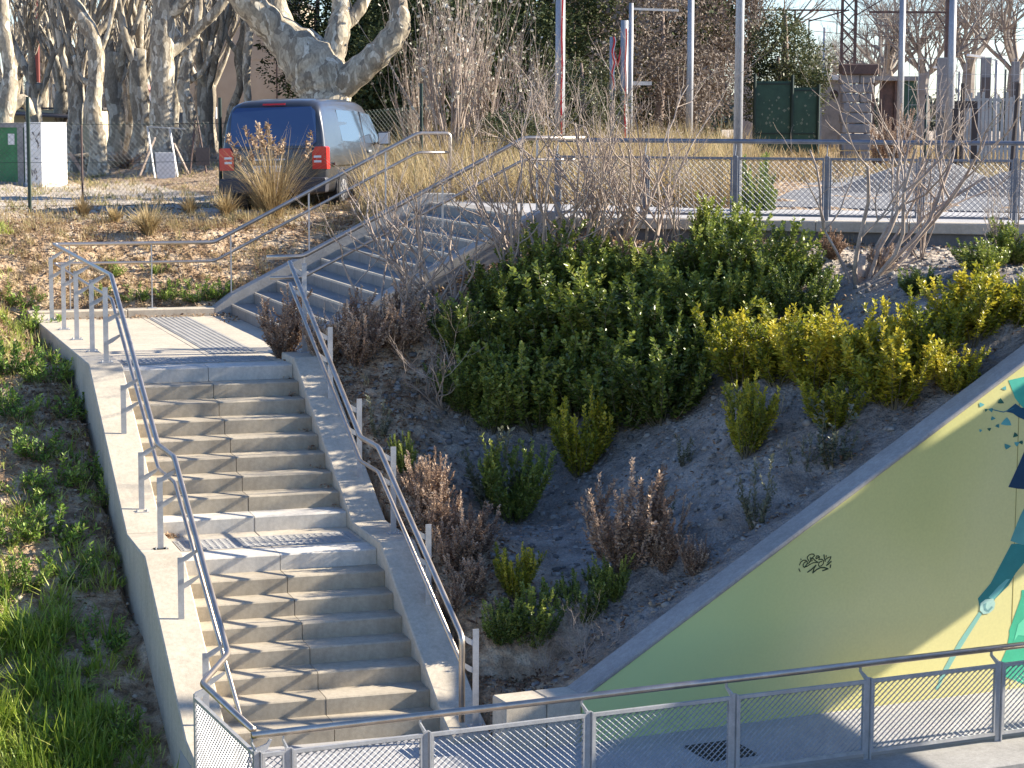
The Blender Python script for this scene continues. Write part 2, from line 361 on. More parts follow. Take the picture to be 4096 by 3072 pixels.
# ------------------------------------------------------------------ lower path and its walls
PD = Vector((1, .107, 0)).normalized(); PN = Vector((-PD.y, PD.x, 0))
def py(x): return -2.10+.107*(x-3.3)          # line of the mesh railing
m = MB(); m.add([(-2.42, py(-2.42)+.1, 0), (16, py(16)+.1, 0), (16, wall_y(16)+.1, 0), (.42, wall_y(.42)+.4, 0), (.42, .2, 0), (-2.42, .2, 0), (-2.425, -.3, 0),
       (-2.42, py(-2.42)+.1, -.3), (16, py(16)+.1, -.3), (16, wall_y(16)+.1, -.3), (.42, wall_y(.42)+.4, -.3), (.42, .2, -.3), (-2.42, .2, -.3), (-2.425, -.3, -.3)],
       [tuple(range(7))]+[(i+7, (i+1)%7+7, (i+1)%7, i) for i in range(7)])
lp = m.build('lower_path', M['path']); tag(lp, kind='structure')
m = MB()
def pbox(m, x0, x1, o0, o1, z0, z1, k=0):      # a box along the railing line, offset across it
    a = Vector((x0, py(x0), 0)); b = Vector((x1, py(x1), 0))
    p = [a+PN*o0, b+PN*o0, b+PN*o1, a+PN*o1]
    m.add([(q.x, q.y, z0) for q in p]+[(q.x, q.y, z1) for q in p], [(0,3,2,1),(4,5,6,7),(0,1,5,4),(1,2,6,5),(2,3,7,6),(3,0,4,7)], k)
pbox(m, -2.40, 16, -.62, .095, -2.6, .035)
kb = m.build('path_kerb', M['conc_grey']); tag(kb, kind='structure'); bevel(kb, .02)
gr = empty('drain_grate', (2.29, -1.36, 0), math.atan(.107), 'square dark iron drain grate set in the lower path near the yellow wall', 'drain grate')
m = MB(); W2 = .24
for s in (-1, 1): m.box(-W2, W2, s*W2-.018, s*W2+.018, .001, .010); m.box(s*W2-.018, s*W2+.018, -W2+.019, W2-.019, .001, .010)
m.build('grate_frame', M['grate'], gr)
m = MB(); m.box(-W2, W2, -W2, W2, .0005, .002); m.build('grate_pit', M['cap'], gr)
bm_ = MB(); bm_.box(-.012, .012, -W2+.02, W2-.02, .003, .009); bme = bm_.mesh('grate_bar', M['grate'])
for i in range(8): o = link('grate_bar', bme, gr); o.location.x = -W2+.055*(i+1)-.006
bm_ = MB(); bm_.box(-W2+.02, W2-.02, -.006, .006, .0095, .012); bme = bm_.mesh('cross_bar', M['grate'])
for i in range(4): o = link('cross_bar', bme, gr); o.location.y = -W2+.096*(i+1)

# ------------------------------------------------------------------ mural wall with its sloping coping
mur = empty('mural_wall', (1.1, -.77, 0), 0, 'yellow green painted underpass wall with a sloping concrete top and a graffiti tag', 'wall')
def wl(x, z, off=0): p = Vector((x, wall_y(x), 0))+PN*off; return (p.x-1.1, p.y+.77, z)
XE = 12.0; CH = .06
def ztop(x): return min(cope_z(x), 4.55)
xk = (4.55+.20)/.594
body = [(1.16, -.3), (XE, -.3), (XE, ztop(XE)-CH), (xk, 4.55-CH), (1.16, cope_z(1.16)-CH)]
paint = noisy('wall_paint_green_yellow', [(.58,.56,.20),(.68,.63,.24),(.74,.67,.29)], .35, .75, .1, 150, fine=.035, fscale=40, lo=.3, hi=.6, detail=2)
def _mural_grad(mt):
    t = mt.node_tree; N = t.nodes; L = t.links; b = N['Principled BSDF']; src = b.inputs['Base Color'].links[0].from_socket
    tc = N.new('ShaderNodeTexCoord'); sp = N.new('ShaderNodeSeparateXYZ'); L.new(tc.outputs['Object'], sp.inputs[0])
    r = N.new('ShaderNodeMapRange'); r.inputs[1].default_value = .3; r.inputs[2].default_value = 3.2; r.inputs[3].default_value = 1; r.inputs[4].default_value = 0
    r.interpolation_type = 'SMOOTHSTEP'; L.new(sp.outputs[0], r.inputs[0])
    x = N.new('ShaderNodeMix'); x.data_type = 'RGBA'; L.new(r.outputs[0], x.inputs[0]); L.new(src, x.inputs[6]); x.inputs[7].default_value = (.54, .66, .29, 1)
    L.new(x.outputs[2], b.inputs['Base Color'])
_mural_grad(paint)
m = MB(); m.prism(body, lambda a, b: wl(a, b, 0), lambda a, b: wl(a, b, .28)); m.build('wall_face', paint, mur, fix=True)
cp = [(1.13, cope_z(1.13)-CH+.003), (xk, 4.55-CH+.003), (XE, 4.553-CH), (XE, 4.55), (xk+.02, 4.55), (1.13, cope_z(1.13))]
m = MB(); m.prism(cp, lambda a, b: wl(a, b, -.02), lambda a, b: wl(a, b, .30))
o = m.build('coping', M['conc_grey'], mur, fix=True); bevel(o, .012)
for xj in (4.0, 5.98):                        # casting joints of the wall
    m = MB(); m.prism([(xj-.004, .0), (xj+.004, .0), (xj+.004, ztop(xj)-.2), (xj-.004, ztop(xj)-.2)], lambda a, b: wl(a, b, -.0015), lambda a, b: wl(a, b, -.0005)); 
    if xj > 5: m.build('joint', flat('joint_line', (.30,.24,.06), .8), mur, fix=True)
# painted figure (flat print on the wall)
def wallpix(px, py_):                         # source pixel -> wall coordinates (x, z)
    d = ray(px/1.85172, py_/1.85172); n = Vector((-.107, 1, 0)); p0 = Vector((1.34, -.74, 0)); k = (p0-CAM).dot(n)/d.dot(n); q = CAM+d*k
    return q.x, q.z
def print_(name, pts, col, lay):
    poly = [wallpix(*p) for p in pts]; m = MB(); o1 = -.002-lay*.0015
    m.add([wl(a, b, o1) for a, b in poly], [tuple(range(len(poly)))]); return m.build(name, noisy('paint_'+name, [col, tuple(c*1.25 for c in col)], 3, .7, 0, fine=.05), mur)
Z = lambda x, y: (3700+x*.8443, 1300+y*.8439)   # from the 469x1659 crop
print_('painted_hair', [Z(395,262),(4260,1470),(4260,1720),Z(469,395),Z(448,375),Z(425,345),Z(410,300)], (.06,.42,.30), 0)
print_('painted_shade', [Z(380,410),Z(428,372),Z(455,392),(4260,1640),(4260,1720),Z(469,448),Z(440,436),Z(415,418)], (.012,.07,.12), 1)
print_('painted_cloak', [Z(394,768),Z(420,712),Z(448,650),Z(469,600),(4260,1700),(4260,2010),Z(469,778),Z(440,776)], (.008,.04,.085), 0)
print_('painted_sleeve', [Z(404,1023),Z(422,975),Z(450,905),Z(469,868),(4260,1960),(4260,2180),Z(469,1042),Z(436,1034)], (.10,.32,.30), 0)
print_('painted_arm', [Z(250,1296),Z(310,1225),Z(365,1120),Z(408,1038),Z(440,1036),Z(469,1042),(4260,2200),(4260,2250),Z(469,1128),Z(430,1175),Z(395,1235),Z(330,1300),Z(318,1340),Z(288,1368),Z(262,1355)], (.03,.21,.20), 0)
print_('painted_arm_light', [Z(300,1290),Z(345,1240),Z(385,1205),Z(402,1203),Z(352,1272),Z(322,1305)], (.16,.45,.42), 1)
print_('painted_hand', [Z(262,1318),Z(285,1300),Z(322,1296),Z(332,1318),Z(326,1345),Z(303,1366),Z(276,1370),Z(258,1352)], (.42,.62,.52), 2)
print_('painted_fingers', [Z(276,1322),Z(290,1316),Z(286,1340),Z(296,1352),Z(316,1330),Z(320,1338),Z(300,1360),Z(280,1350)], (.18,.36,.34), 3)
print_('painted_stick', [Z(256,1358),Z(272,1366),Z(170,1530),Z(96,1659),Z(60,1730),Z(48,1728),Z(90,1625),Z(160,1500)], (.22,.46,.38), 0)
print_('painted_skirt', [Z(385,1540),Z(400,1465),Z(398,1450),Z(440,1335),Z(455,1290),Z(458,1255),(4100,2360),(4260,2400),(4260,2800),Z(360,1660),Z(340,1640)], (.05,.42,.24), 0)
print_('painted_skirt_fold', [Z(420,1500),Z(440,1420),Z(469,1390),(4260,2500),(4260,2560),Z(440,1470)], (.13,.60,.36), 1)
leafp = [(266,378,14),(288,402,10),(312,402,13),(376,300,13),(357,362,17),(320,442,12),(262,500,9),(304,494,10),(344,478,12),(385,460,26),(428,522,15),(388,576,17),(434,562,15),(455,556,12),(340,478,9)]
for i, (lx, ly, r_) in enumerate(leafp):
    a0 = i*1.7; pts = [Z(lx+r_*1.15*math.cos(a0+k*PI/3)*(1, .55, .8, .6, 1, .5)[k], ly+r_*math.sin(a0+k*PI/3)*(1, .6, .9, .5, 1, .6)[k]) for k in range(6)]
    print_('painted_leaf', pts, [(.10,.34,.32),(.015,.10,.07),(.06,.24,.22)][i % 3], 1)
print_('painted_twig', [Z(315,398),Z(370,410),Z(420,392),Z(419,396),Z(370,415),Z(315,402)], (.03,.16,.2), 2)
m = MB()
def stroke(pts, w=.010, k=1):                 # the tag, traced as brush strokes in the 2212x1475 crop (3100..3400, 2150..2350)
    q = [wallpix(3100+x*300/2212, 2150+y*200/1475) for x, y in pts]
    for (a, b), (c, d) in zip(q, q[1:]):
        v = Vector((c-a, d-b)); L = v.length
        if L < 1e-5: continue
        nrm = Vector((-v.y, v.x))/L*w/2; e = v/L*w*.35
        m.add([wl(a-e.x+nrm.x, b-e.y+nrm.y, -.0035), wl(a-e.x-nrm.x, b-e.y-nrm.y, -.0035), wl(c+e.x-nrm.x, d+e.y-nrm.y, -.0035), wl(c+e.x+nrm.x, d+e.y+nrm.y, -.0035)], [(0, 1, 2, 3)])
stroke([(715,810),(760,720),(830,670),(900,670),(945,710),(950,770),(900,840),(860,875),(830,860),(825,800),(860,740),(930,700)])
stroke([(755,630),(765,655)]); stroke([(700,920),(715,960),(735,1000)])
stroke([(860,880),(940,850),(1010,800),(1120,745),(1265,730),(1180,680),(1100,600),(1160,540),(1140,490),(1080,485),(1010,510),(950,570),(950,620),(990,680)])
stroke([(1040,590),(1050,690),(985,760),(1030,690)]); stroke([(1075,600),(1090,690)])
stroke([(1280,540),(1220,545),(1200,600),(1220,625),(1290,570),(1310,560),(1300,600),(1285,645),(1380,640),(1430,690),(1420,770),(1370,830),(1300,850),(1275,810),(1300,730),(1380,700)])
stroke([(1440,510),(1450,600),(1480,700)], .012); stroke([(1505,530),(1500,570)]); stroke([(1470,660),(1560,590),(1645,565),(1635,610),(1550,740)])
stroke([(1515,820),(1580,770),(1650,705)], .014); stroke([(1635,810),(1625,880)], .014)
stroke([(960,1020),(1060,950),(1200,820),(1150,900),(1110,1040),(1230,940),(1330,890),(1450,885),(1555,920),(1480,950),(1400,975)], .013)
m.build('graffiti_tag', flat('tag_paint', (.035,.055,.02), .6), mur)

# low wall closing the bank between the stairs and the coping
m = MB(); lw = empty('low_wall', (.42, -.9, 0), 0, 'low pale concrete wall holding the foot of the bank right of the stairs', 'wall')
def lwp(x, o, z): p = Vector((x, wall_y(x)+.02, 0))+PN*o; return (p.x-.42, p.y+.9, z)
for a, b in ((.385, .80), (.806, 1.155)):
    m = MB(); m.add([lwp(a, 0, -.2), lwp(b, 0, -.2), lwp(b, .3, -.2), lwp(a, .3, -.2), lwp(a, 0, .47), lwp(b, 0, .47), lwp(b, .3, .47), lwp(a, .3, .47)], [(0,3,2,1),(4,5,6,7),(0,1,5,4),(1,2,6,5),(2,3,7,6),(3,0,4,7)])
    o = m.build('wall_block', M['conc'], lw); bevel(o, .012)

# ------------------------------------------------------------------ lower stairs
st = empty('lower_staircase', (0, 0, 0), 0, 'sunlit beige concrete staircase of two flights rising to the upper landing', 'staircase')
def stepmesh(w, d, h, mat, name='step_block', extra=.02, ch=.014):
    # profile in (t, z) with a chamfered nosing, front face at t=0, top at z=0
    p = [(0, -h-extra), (0, -ch), (ch, 0), (d, 0), (d, -h-extra)]
    m = MB(); m.prism(p, lambda a, b: (0, a, b), lambda a, b: (w, a, b)); return m.mesh(name, mat, fix=True)
WB = 1.009; SM = {}
for key, mt in (('n', 'conc_riser'), ('p', 'conc_pale')): SM[key] = stepmesh(WB, G+.03, RZ-.004, M[mt])
fr = [(k*G, (k+1)*RZ, 'p' if k in (7,) else 'n') for k in range(8)] + [(T2+k*G, ZM+(k+1)*RZ, 'p' if k in (0, 8) else 'n') for k in range(9)]
for t, z, key in fr:
    for x in (-2.026, -1.010):
        o = link('step_block', SM[key], st); o.location = (x, t+random.uniform(-.002, .002), z+random.uniform(-.0015, .0015))
# a slightly worn lighter nosing band is the chamfer itself; landings are cast slabs
def slab(name, x0, x1, y0, y1, z, par, mat, th=.14, bv=.005):
    m = MB(); m.box(x0, x1, y0, y1, z-th, z); o = m.build(name, mat, par); 
    if bv: bevel(o, bv)
    return o
for x0, x1 in ((-2.026, -1.017), (-1.010, -.002)):
    slab('landing_slab', x0, x1, T1+G+.033, T2+.02, ZM-.001, st, M['conc'])
def stringer(x0, x1, name, bot=-.9):
    top = [(-.55, .10), (-.30, .10), (T1+.02, ZM+.10), (T2-.22, ZM+.10), (T3-.02, ZL+.075), (T3+1.15, ZL+.075)]
    return x0, x1, top
def pr_x(name, poly, x0, x1, par, mat, bv=.012):
    m = MB(); m.prism(poly, lambda a, b: (x0, a, b), lambda a, b: (x1, a, b)); o = m.build(name, mat, par, fix=True); bevel(o, bv); return o
def band(top, dep):                            # a stringer polygon following its top at a depth
    return [(a, b) for a, b in top]+[(a, b-dep) for a, b in reversed(top)]
topL = [(-.75, .06), (-.10, .16), (T1-.15, ZM+.09), (T2-.22, ZM+.09)]; topL2 = [(T2-.214, ZM+.09), (T3-.05, ZL+.085), (T3+.85, ZL+.085)]
topR = [(-.42, .05), (-.10, .17), (T1-.12, ZM+.09), (T2-.22, ZM+.09)]; topR2 = [(T2-.214, ZM+.09), (T3-.05, ZL+.085), (T3+.62, ZL+.085)]
for tp in (topL, topL2): pr_x('stringer', band(tp, 1.25), -2.42, -2.031, st, M['conc'])
for tp in (topR, topR2): pr_x('stringer', band(tp, .9), .003, .385, st, M['conc'])
# kerbs round the upper landing
for y0, y1 in ((T3+.856, 9.0), (9.006, 11.0), (11.006, 12.70)): slab('kerb', -2.42, -2.10, y0, y1, ZL+.085, st, M['conc'], .9, .012)
for x0, x1 in ((-2.42, -1.0), (-.994, .50)): slab('kerb', x0, x1, 12.706, 13.0, ZL+.115, st, M['conc'], .6, .012)
# landing paving slabs
ys = [T3+G+.033, 7.55, 8.85, 10.15, 11.45, 12.70]; xs = [-2.095, -.80, .535]
for i in range(5):
    for j in range(2):
        x1 = xs[j+1]-.004
        if i == 0 and j == 1: x1 = .38-.38-.002
        slab('landing_slab', xs[j], x1, ys[i]+.003, ys[i+1]-.003, ZL-.002+random.uniform(-.001, .001), st, M['conc'])
# tactile studs
def studs(name, x0, x1, y0, y1, z, par, p=.074):
    m = MB(); base = [(math.cos(a), math.sin(a)) for a in np.arange(6)*PI/3]; nx_ = int((x1-x0)/p); ny_ = int((y1-y0)/p)
    for i in range(nx_):
        for j in range(ny_):
            cx, cy = x0+p*(i+.5), y0+p*(j+.5)
            m.add([(cx+a*.022, cy+b*.022, z) for a, b in base]+[(cx+a*.012, cy+b*.012, z+.009) for a, b in base],
                  [(k, (k+1) % 6, 6+(k+1) % 6, 6+k) for k in range(6)]+[tuple(range(6, 12))])
    o = m.build(name, M['conc_grey'], par); o['kind'] = 'stuff'; return o
def tmat(name, x0, x1, y0, y1, z):
    m = MB(); m.box(x0, x1, y0, y1, z-.0, z+.004); m.build(name, M['conc_grey'], st); studs('tactile_studs', x0, x1, y0, y1, z+.004, st)
tmat('tactile_mat', -1.95, -.05, T1+.42, T1+.98, ZM)
tmat('tactile_mat', -2.0, -.12, T3+.48, T3+1.06, ZL)
tmat('tactile_mat', -.72, -.12, 7.6, 12.6, ZL)

# ------------------------------------------------------------------ upper stairs
us = empty('upper_staircase', (0, 0, 0), 0, 'wide concrete staircase toned as shaded, seen from the side behind bare branches', 'staircase')
nb = 5; wb = (YB-YA)/nb
def stepmesh_x(w):
    h = RZ-.004; p = [(0, -h-.02), (0, -.030), (.006, -.004), (.030, 0), (GU+.03, 0), (GU+.03, -h-.02)]
    m = MB(); m.prism(p, lambda a, b: (a, 0, b), lambda a, b: (a, w, b)); m.m = [0, 0]+[1 if i in (1, 2) else 0 for i in range(6)]; return m.mesh('step_block', [M['conc_shade'], M['conc']], fix=True)  # treads coloured as shaded, chamfer strip coloured as sunlit
sm = stepmesh_x(wb-.006)
for k in range(10):
    for j in range(nb):
        o = link('step_block', sm, us); o.location = (SX0+k*GU, YA+j*wb+.003, ZL+(k+1)*RZ+random.uniform(-.0015, .0015))
def pr_y(name, poly, y0, y1, par, mat, bv=.012):
    m = MB(); m.prism(poly, lambda a, b: (a, y0, b), lambda a, b: (a, y1, b)); o = m.build(name, mat, par, fix=True); bevel(o, bv); return o
tf = [(SX0-.25, ZL+.115), (SX0+.0, ZL+.30), (SX1-.12, ZU+.13), (SX1+.42, ZU+.13)]
pr_y('stringer', band(tf, .9), 12.703, 13.0, us, M['conc_grey'])
tn = [(SX0-.12, ZL+.21), (SX1-.10, ZU+.10), (SX1+.1, ZU+.10)]
pr_y('stringer', band(tn, 1.1), 7.20, 7.547, us, M['conc_grey'])
# ------------------------------------------------------------------ upper path, kerb line and the wall under it
m = MB(); A0 = K0+KN*.32; B0 = K0+KD*14+KN*.32
pts = [Vector((SX1+GU+.033, YA-.33, 0)), K0+KN*.06, K0+KD*.3+KN*.32, B0, B0+KN*3.1, K0+KN*3.6+KD*1.2, Vector((4.6, 12.6, 0)), Vector((4.6, 13.6, 0)), Vector((SX1+GU+.033, 13.6, 0))]
pts[0] = Vector((SX1+GU+.033, 7.9, 0))
m.add([(p.x, p.y, ZU-.006) for p in pts]+[(p.x, p.y, ZU-.3) for p in pts], [tuple(range(len(pts)))]+[(i+len(pts), (i+1)%len(pts)+len(pts), (i+1)%len(pts), i) for i in range(len(pts))])
tag(m.build('upper_path', M['path']), kind='structure')
kw = empty('kerb_wall', tuple(K0), math.atan2(KD.y, KD.x), 'long low concrete retaining wall with a pale kerb under the upper mesh railing', 'retaining wall')
kwid = 1.17
for i in range(12):
    m = MB(); m.box(i*kwid+.003 if i else -.14, (i+1)*kwid-.003, 0, .318, -.13+ZU, ZU+.002+(i%2)*.002); bevel(m.build('kerb_block', M['conc'], kw), .008)
m = MB(); m.box(-.05, 14, .06, .30, ZU-1.3, ZU-.133); m.build('wall_face', M['conc_dark'], kw)  # shade of the recess under the kerb put into the dark colour

# ------------------------------------------------------------------ railings
def posts_plate(par, x, y, z, w, d, rz=0):
    pass
def rail_tube(name, pts, r, par, rad=.07, mat='inox'):
    m = MB(); m.tube(fillet(pts, rad, 4), r, 10); return m.build(name, M[mat], par, smooth=True)
PW, PT = .058, .012
def flatpost(par, base, top_z, rails, side, plate=True, mat='steel'):
    """flat-bar post at base; arms reach towards +/-x (side) to the rails [(x,z)...]"""
    x, y, z = base; p = empty_part = None
    m = MB(); m.box(x-PW/2, x+PW/2, y-PT/2, y+PT/2, z+.012, top_z)
    for rx, rz in rails:                       # gooseneck arm: out and up to the rail
        s = 1 if rx > x else -1; a = (x+s*PW*.3, rz-.115); b = (x+s*PW*.5+s*.05, rz-.085); c = (rx-s*.02, rz-.022); h = .026
        pl = [(a[0], a[1]-h), (b[0], b[1]-h), (c[0]+s*.02, c[1]-.012), (c[0]+s*.012, c[1]+.01), (b[0]-s*.01, b[1]+h), (a[0], a[1]+h)]
        m.prism(pl, lambda a_, b_: (a_, y-PT/2+.0015, b_), lambda a_, b_: (a_, y+PT/2-.0015, b_))
    o = m.build('post', M[mat], par, fix=True)
    if plate:
        m = MB(); m.box(x-.075, x+.075, y-.055, y+.055, z, z+.012)
        for sx in (-1, 1): m.tube([(x+sx*.052, y-.03, z+.012), (x+sx*.052, y-.03, z+.035)], .010, 6)
        q = m.build('base_plate', M[mat], o)
    return o
HL = empty('stair_handrail', (0, 0, 0), 0, 'long stainless handrail up the left edge of the stairs and round the landing', 'handrail')
xr = -2.02
zr = lambda t: lerp_tab(t, [(-.10, .93), (T1+.36, ZM+.99), (T2+.12, ZM+.97), (7.0, 3.85), (13, 3.88)])
zmid = lambda t: zr(t)-.26
rail_tube('top_rail', [(-2.27, py(-2.3)+.28, .885), (-2.40, -.88, .885), (xr, -.10, .93), (xr, T1+.36, ZM+.99), (xr, T2+.12, ZM+.97), (xr, 7.0, 3.85), (xr, 12.88, 3.88), (.32, 12.88, 3.88), (3.46, 12.88, 5.49), (3.97, 12.88, 5.49), (3.97, 12.88, 4.47)], .029, HL)
rail_tube('mid_rail', [(xr-.0, -.62, .50), (xr, T1+.36, ZM+.73), (xr, T2+.12, ZM+.71), (xr, 7.0, 3.57), (xr, 12.88, 3.60), (.32, 12.88, 3.60), (3.46, 12.88, 5.20), (3.95, 12.88, 5.20)], .021, HL)
m = MB(); m.tube([(xr, -.627, .496), (xr, -.605, .508)], .0185, 10); m.build('end_cap', M['cap'], HL)
for t in (.05, 1.32, 2.50, 3.72, 4.93):
    zb = {.05: .19, 1.32: .12+1.32*.5, 2.50: ZM+.09, 3.72: ZM+.09+.17, 4.93: ZM+.09+.77}[t]
    flatpost(HL, (-2.2, t, zb-.012), zr(t)-.09, [(xr, zr(t)), (xr, zmid(t))], 1)
for t in (6.25, 7.46, 8.95, 10.30, 11.72): flatpost(HL, (-2.2, t, ZL+.085), 3.77, [(xr, zr(t)), (xr, zmid(t))], 1)
def thinpost(par, x, y, z0, z1, plate=True, w=.04, mat='steel'):
    m = MB(); m.box(x-.008, x+.008, y-w/2, y+w/2, z0+.01, z1); o = m.build('post', M[mat], par)
    if plate: m = MB(); m.box(x-.07, x+.07, y-.05, y+.05, z0, z0+.01); m.build('base_plate', M[mat], o)
for x, z0 in ((-1.80, ZL+.115), (-.61, ZL+.115), (.57, ZL+.16), (1.76, ZL+.115+.60), (2.95, ZL+.115+1.2)):
    zt = lerp_tab(x, [(.32, 3.88), (3.46, 5.49)])-.02; thinpost(HL, x, 12.88, z0, zt)
HR = empty('stair_handrail', (0, 0, 0), 0, 'stainless double handrail down the right edge of the lower stairs beside the bank', 'handrail')
xq = .12
zq = lambda t: lerp_tab(t, [(-.28, 1.02), (2.65, 2.32), (3.42, 2.32), (6.75, 3.97), (8, 3.97)])
rail_tube('top_rail', [(xq, -.33, .18), (xq, -.33, .99), (xq, 2.65, 2.32), (xq, 3.42, 2.32), (xq, 6.85, 3.985)], .029, HR)
rail_tube('mid_rail', [(xq, -.31, .74), (xq, 2.65, 2.06), (xq, 3.42, 2.06), (xq, 6.85, 3.725)], .021, HR)
for t, zb in ((-.28, .12), (1.30, .80), (2.62, ZM+.09), (4.05, ZM+.09+.31), (5.40, ZM+.09+.99), (6.72, ZL+.085)):
    flatpost(HR, (.27, t, zb-.01), zq(t)+.02, [(xq, zq(t)+.0), (xq, zq(t)-.26)], -1)
HB = empty('stair_handrail', (0, 0, 0), 0, 'stainless double handrail climbing the near side of the wide upper stairs', 'handrail')
yb = 7.72
rail_tube('top_rail', [(.02, yb, 3.99), (.48, yb, 3.99), (3.42, yb, 5.48), (4.25, yb-.04, 5.48)], .029, HB)
rail_tube('mid_rail', [(.06, yb, 3.73), (.48, yb, 3.73), (3.42, yb, 5.20), (4.12, yb-.02, 5.20)], .021, HB)
for x, z0 in ((.50, ZL), (2.32, ZL+.95), (3.6, ZU)):
    thinpost(HB, x, yb, z0, lerp_tab(x, [(.48, 3.99), (3.42, 5.48)])-.02, True, .045)

# expanded metal: strands of flat strip running zigzag, one mesh shared by panels of a size
def expanded(w, h, mat, px=.062, pz=.027, sw=.017):
    m = MB(); nz_ = max(1, int(round(h/pz))); pz = h/nz_; nc = max(1, int(round(w/px))); px = w/nc; T = .0035
    for r in range(nz_+1):
        z = r*pz
        for c in range(nc*2):
            x0 = c*px/2; x1 = x0+px/2; up = ((c+r) % 2 == 0)
            za, zb_ = (z-pz*.5, z+pz*.5) if up else (z+pz*.5, z-pz*.5)
            za = min(h, max(0, za)); zb_ = min(h, max(0, zb_))
            if r in (0, nz_) and abs(za-zb_) < 1e-4: continue
            s = sw/2; q = .005
            m.add([(x0, -q, za-s*.45), (x1, -q, zb_-s*.45), (x1, q, zb_+s*.45), (x0, q, za+s*.45)], [(0, 1, 2, 3)])
            m.add([(x0, q, za+s*.45-T), (x1, q, zb_+s*.45-T), (x1, q, zb_+s*.45), (x0, q, za+s*.45)], [(0, 1, 2, 3)])
    me = m.mesh('mesh_infill', mat); return me
def mesh_railing(root, xs_, z0, z1, zrail, off, mat_p, mat_m, mat_r, px=.062, pz=.027, endup=True, gaps=None, rr=.030, sgn=1, fb=.035):
    """local frame: x along the line. posts at xs_, framed mesh panels between, tube on S-shaped brackets offset across"""
    cache = {}
    for i, x in enumerate(xs_):
        m = MB(); m.box(x-.022, x+.022, -.006, .006, -.02, z1+.02); 
        m.box(x+.026, x+.038, -.03, .03, -.02, z1+.015) if i < len(xs_)-1 else None
        m.prism([(0, z1-.06), (.0, z1+.02), (off*.9, zrail-.055), (off-.012, zrail-.02), (off+.012, zrail-.02), (off+.016, zrail-.07), (.03, z1-.02)],
                lambda a, b: (x-.006, a, b), lambda a, b: (x+.006, a, b))
        p = m.build('post', mat_p, root, fix=True)
        if i == len(xs_)-1: break
        a, b = x+.045, xs_[i+1]-.028; w, h = b-a, z1-z0
        m = MB()
        m.box(a, b, -.017, .017, z1-.030, z1); m.box(a, b, -.017, .017, z0, z0+.030)
        m.box(a, a+.022, -.0165, .0165, z0+.031, z1-.031); m.box(b-.022, b, -.0165, .0165, z0+.031, z1-.031)
        f = m.build('panel_frame', mat_p, root)
        k = round(w, 2)
        if k not in cache: cache[k] = expanded(w-.044, h-.06, mat_m, px, pz)
        o = link('mesh_infill', cache[k], f); o.location = (a+.022, 0, z0+.03); o['kind'] = 'stuff'
    L0, L1 = xs_[0], xs_[-1]
    m = MB(); m.tube([(L0, off, zrail), (L1+(.6 if endup else 0), off, zrail)], rr, 12); m.build('top_rail', mat_r, root, smooth=True)
NR = empty('mesh_railing', (-2.30, py(-2.30), .035), math.atan(.107), 'grey expanded metal railing with a round stainless top rail along the lower path in front', 'railing')
xsn = [0.0, .26, 1.44, 2.92, 4.33, 5.72, 7.16, 8.6, 10.0]
mesh_railing(NR, xsn, .06, .735, .85, .12, M['steel'], M['mesh'], M['inox'])
# return panel of that railing, running back to the stairs
ang = math.atan2(-.86-py(-2.30), -2.46+2.30); ln = math.hypot(-.86-py(-2.30), .16)
NR2 = empty('mesh_railing', (-2.30, py(-2.30), .035), ang, 'short sloping end panel of mesh railing closing the left side of the lower path', 'railing')
m = MB(); m.box(.045, ln-.03, -.017, .017, .705, .735); m.box(.045, ln-.03, -.017, .017, .06, .09); m.box(.045, .067, -.0165, .0165, .091, .704); m.box(ln-.052, ln-.03, -.0165, .0165, .091, .704)
f = m.build('panel_frame', M['steel'], NR2); o = link('mesh_infill', expanded(ln-.119, .615, M['mesh']), f); o.location = (.067, 0, .09); o['kind'] = 'stuff'
for x in (.03, ln):
    m = MB(); m.box(x-.024, x+.024, -.010, .010, -.5 if x > 1 else -.02, .755); m.prism([(0, .70), (0, .77), (-.09, .80), (-.115, .835), (-.135, .83), (-.10, .76), (-.03, .70)], lambda a, b: (x-.01, a, b), lambda a, b: (x+.01, a, b)); m.build('post', M['steel'], NR2, fix=True)
UR = empty('mesh_railing', (K0.x+KN.x*.2+KD.x*.10, K0.y+KN.y*.2+KD.y*.10, ZU), math.atan2(KD.y, KD.x), 'long dark expanded metal railing along the kerb of the upper path', 'railing')
mesh_railing(UR, [i*1.17 for i in range(10)], .05, .80, 1.0, .10, M['steel_d'], M['mesh_d'], M['steel_d'], .078, .036)

# ------------------------------------------------------------------ the bridge that throws the broad shadow on the painted wall (added, unseen right of the view)
br = empty('shadow_beam', (11.6, -6, 0), 0, 'added unseen concrete beam that shades the mural wall from the right', 'occluder')
def bx(name, x0, x1, y0, y1, z0, z1): m = MB(); m.box(x0-11.6, x1-11.6, y0+6, y1+6, z0, z1); m.build(name, M['conc_grey'], br)
bx('beam_base', 11.352, 11.90, -16, -.2, 4.13, 4.5); bx('beam_upstand', 11.35, 11.50, -16, -.2, 4.503, 5.85); bx('beam_upstand', 11.75, 11.898, -16, -.2, 4.503, 5.85)  # unseen beam, sized to the edges of its shadow on the wall
bx('beam_leg', 11.4, 11.85, -9.5, -8.9, -.3, 4.127)
m = MB(); m.tube([(.02, 4.89, 4.4), (.02, 4.89, 11)], .09, 8); m.build('gap_pole', M['pole'], br)  # pole added for the dark gap in the lit strip
rb = empty('shadow_block', (18, -6, 0), 0, 'added unseen concrete block that shades the lower path beyond the beam', 'occluder')
m = MB(); m.box(-1, 5, -14, 3.5, -.3, 6.04); m.build('block_mass', M['conc_grey'], rb)  # unseen block added to end the lit wedge on the path

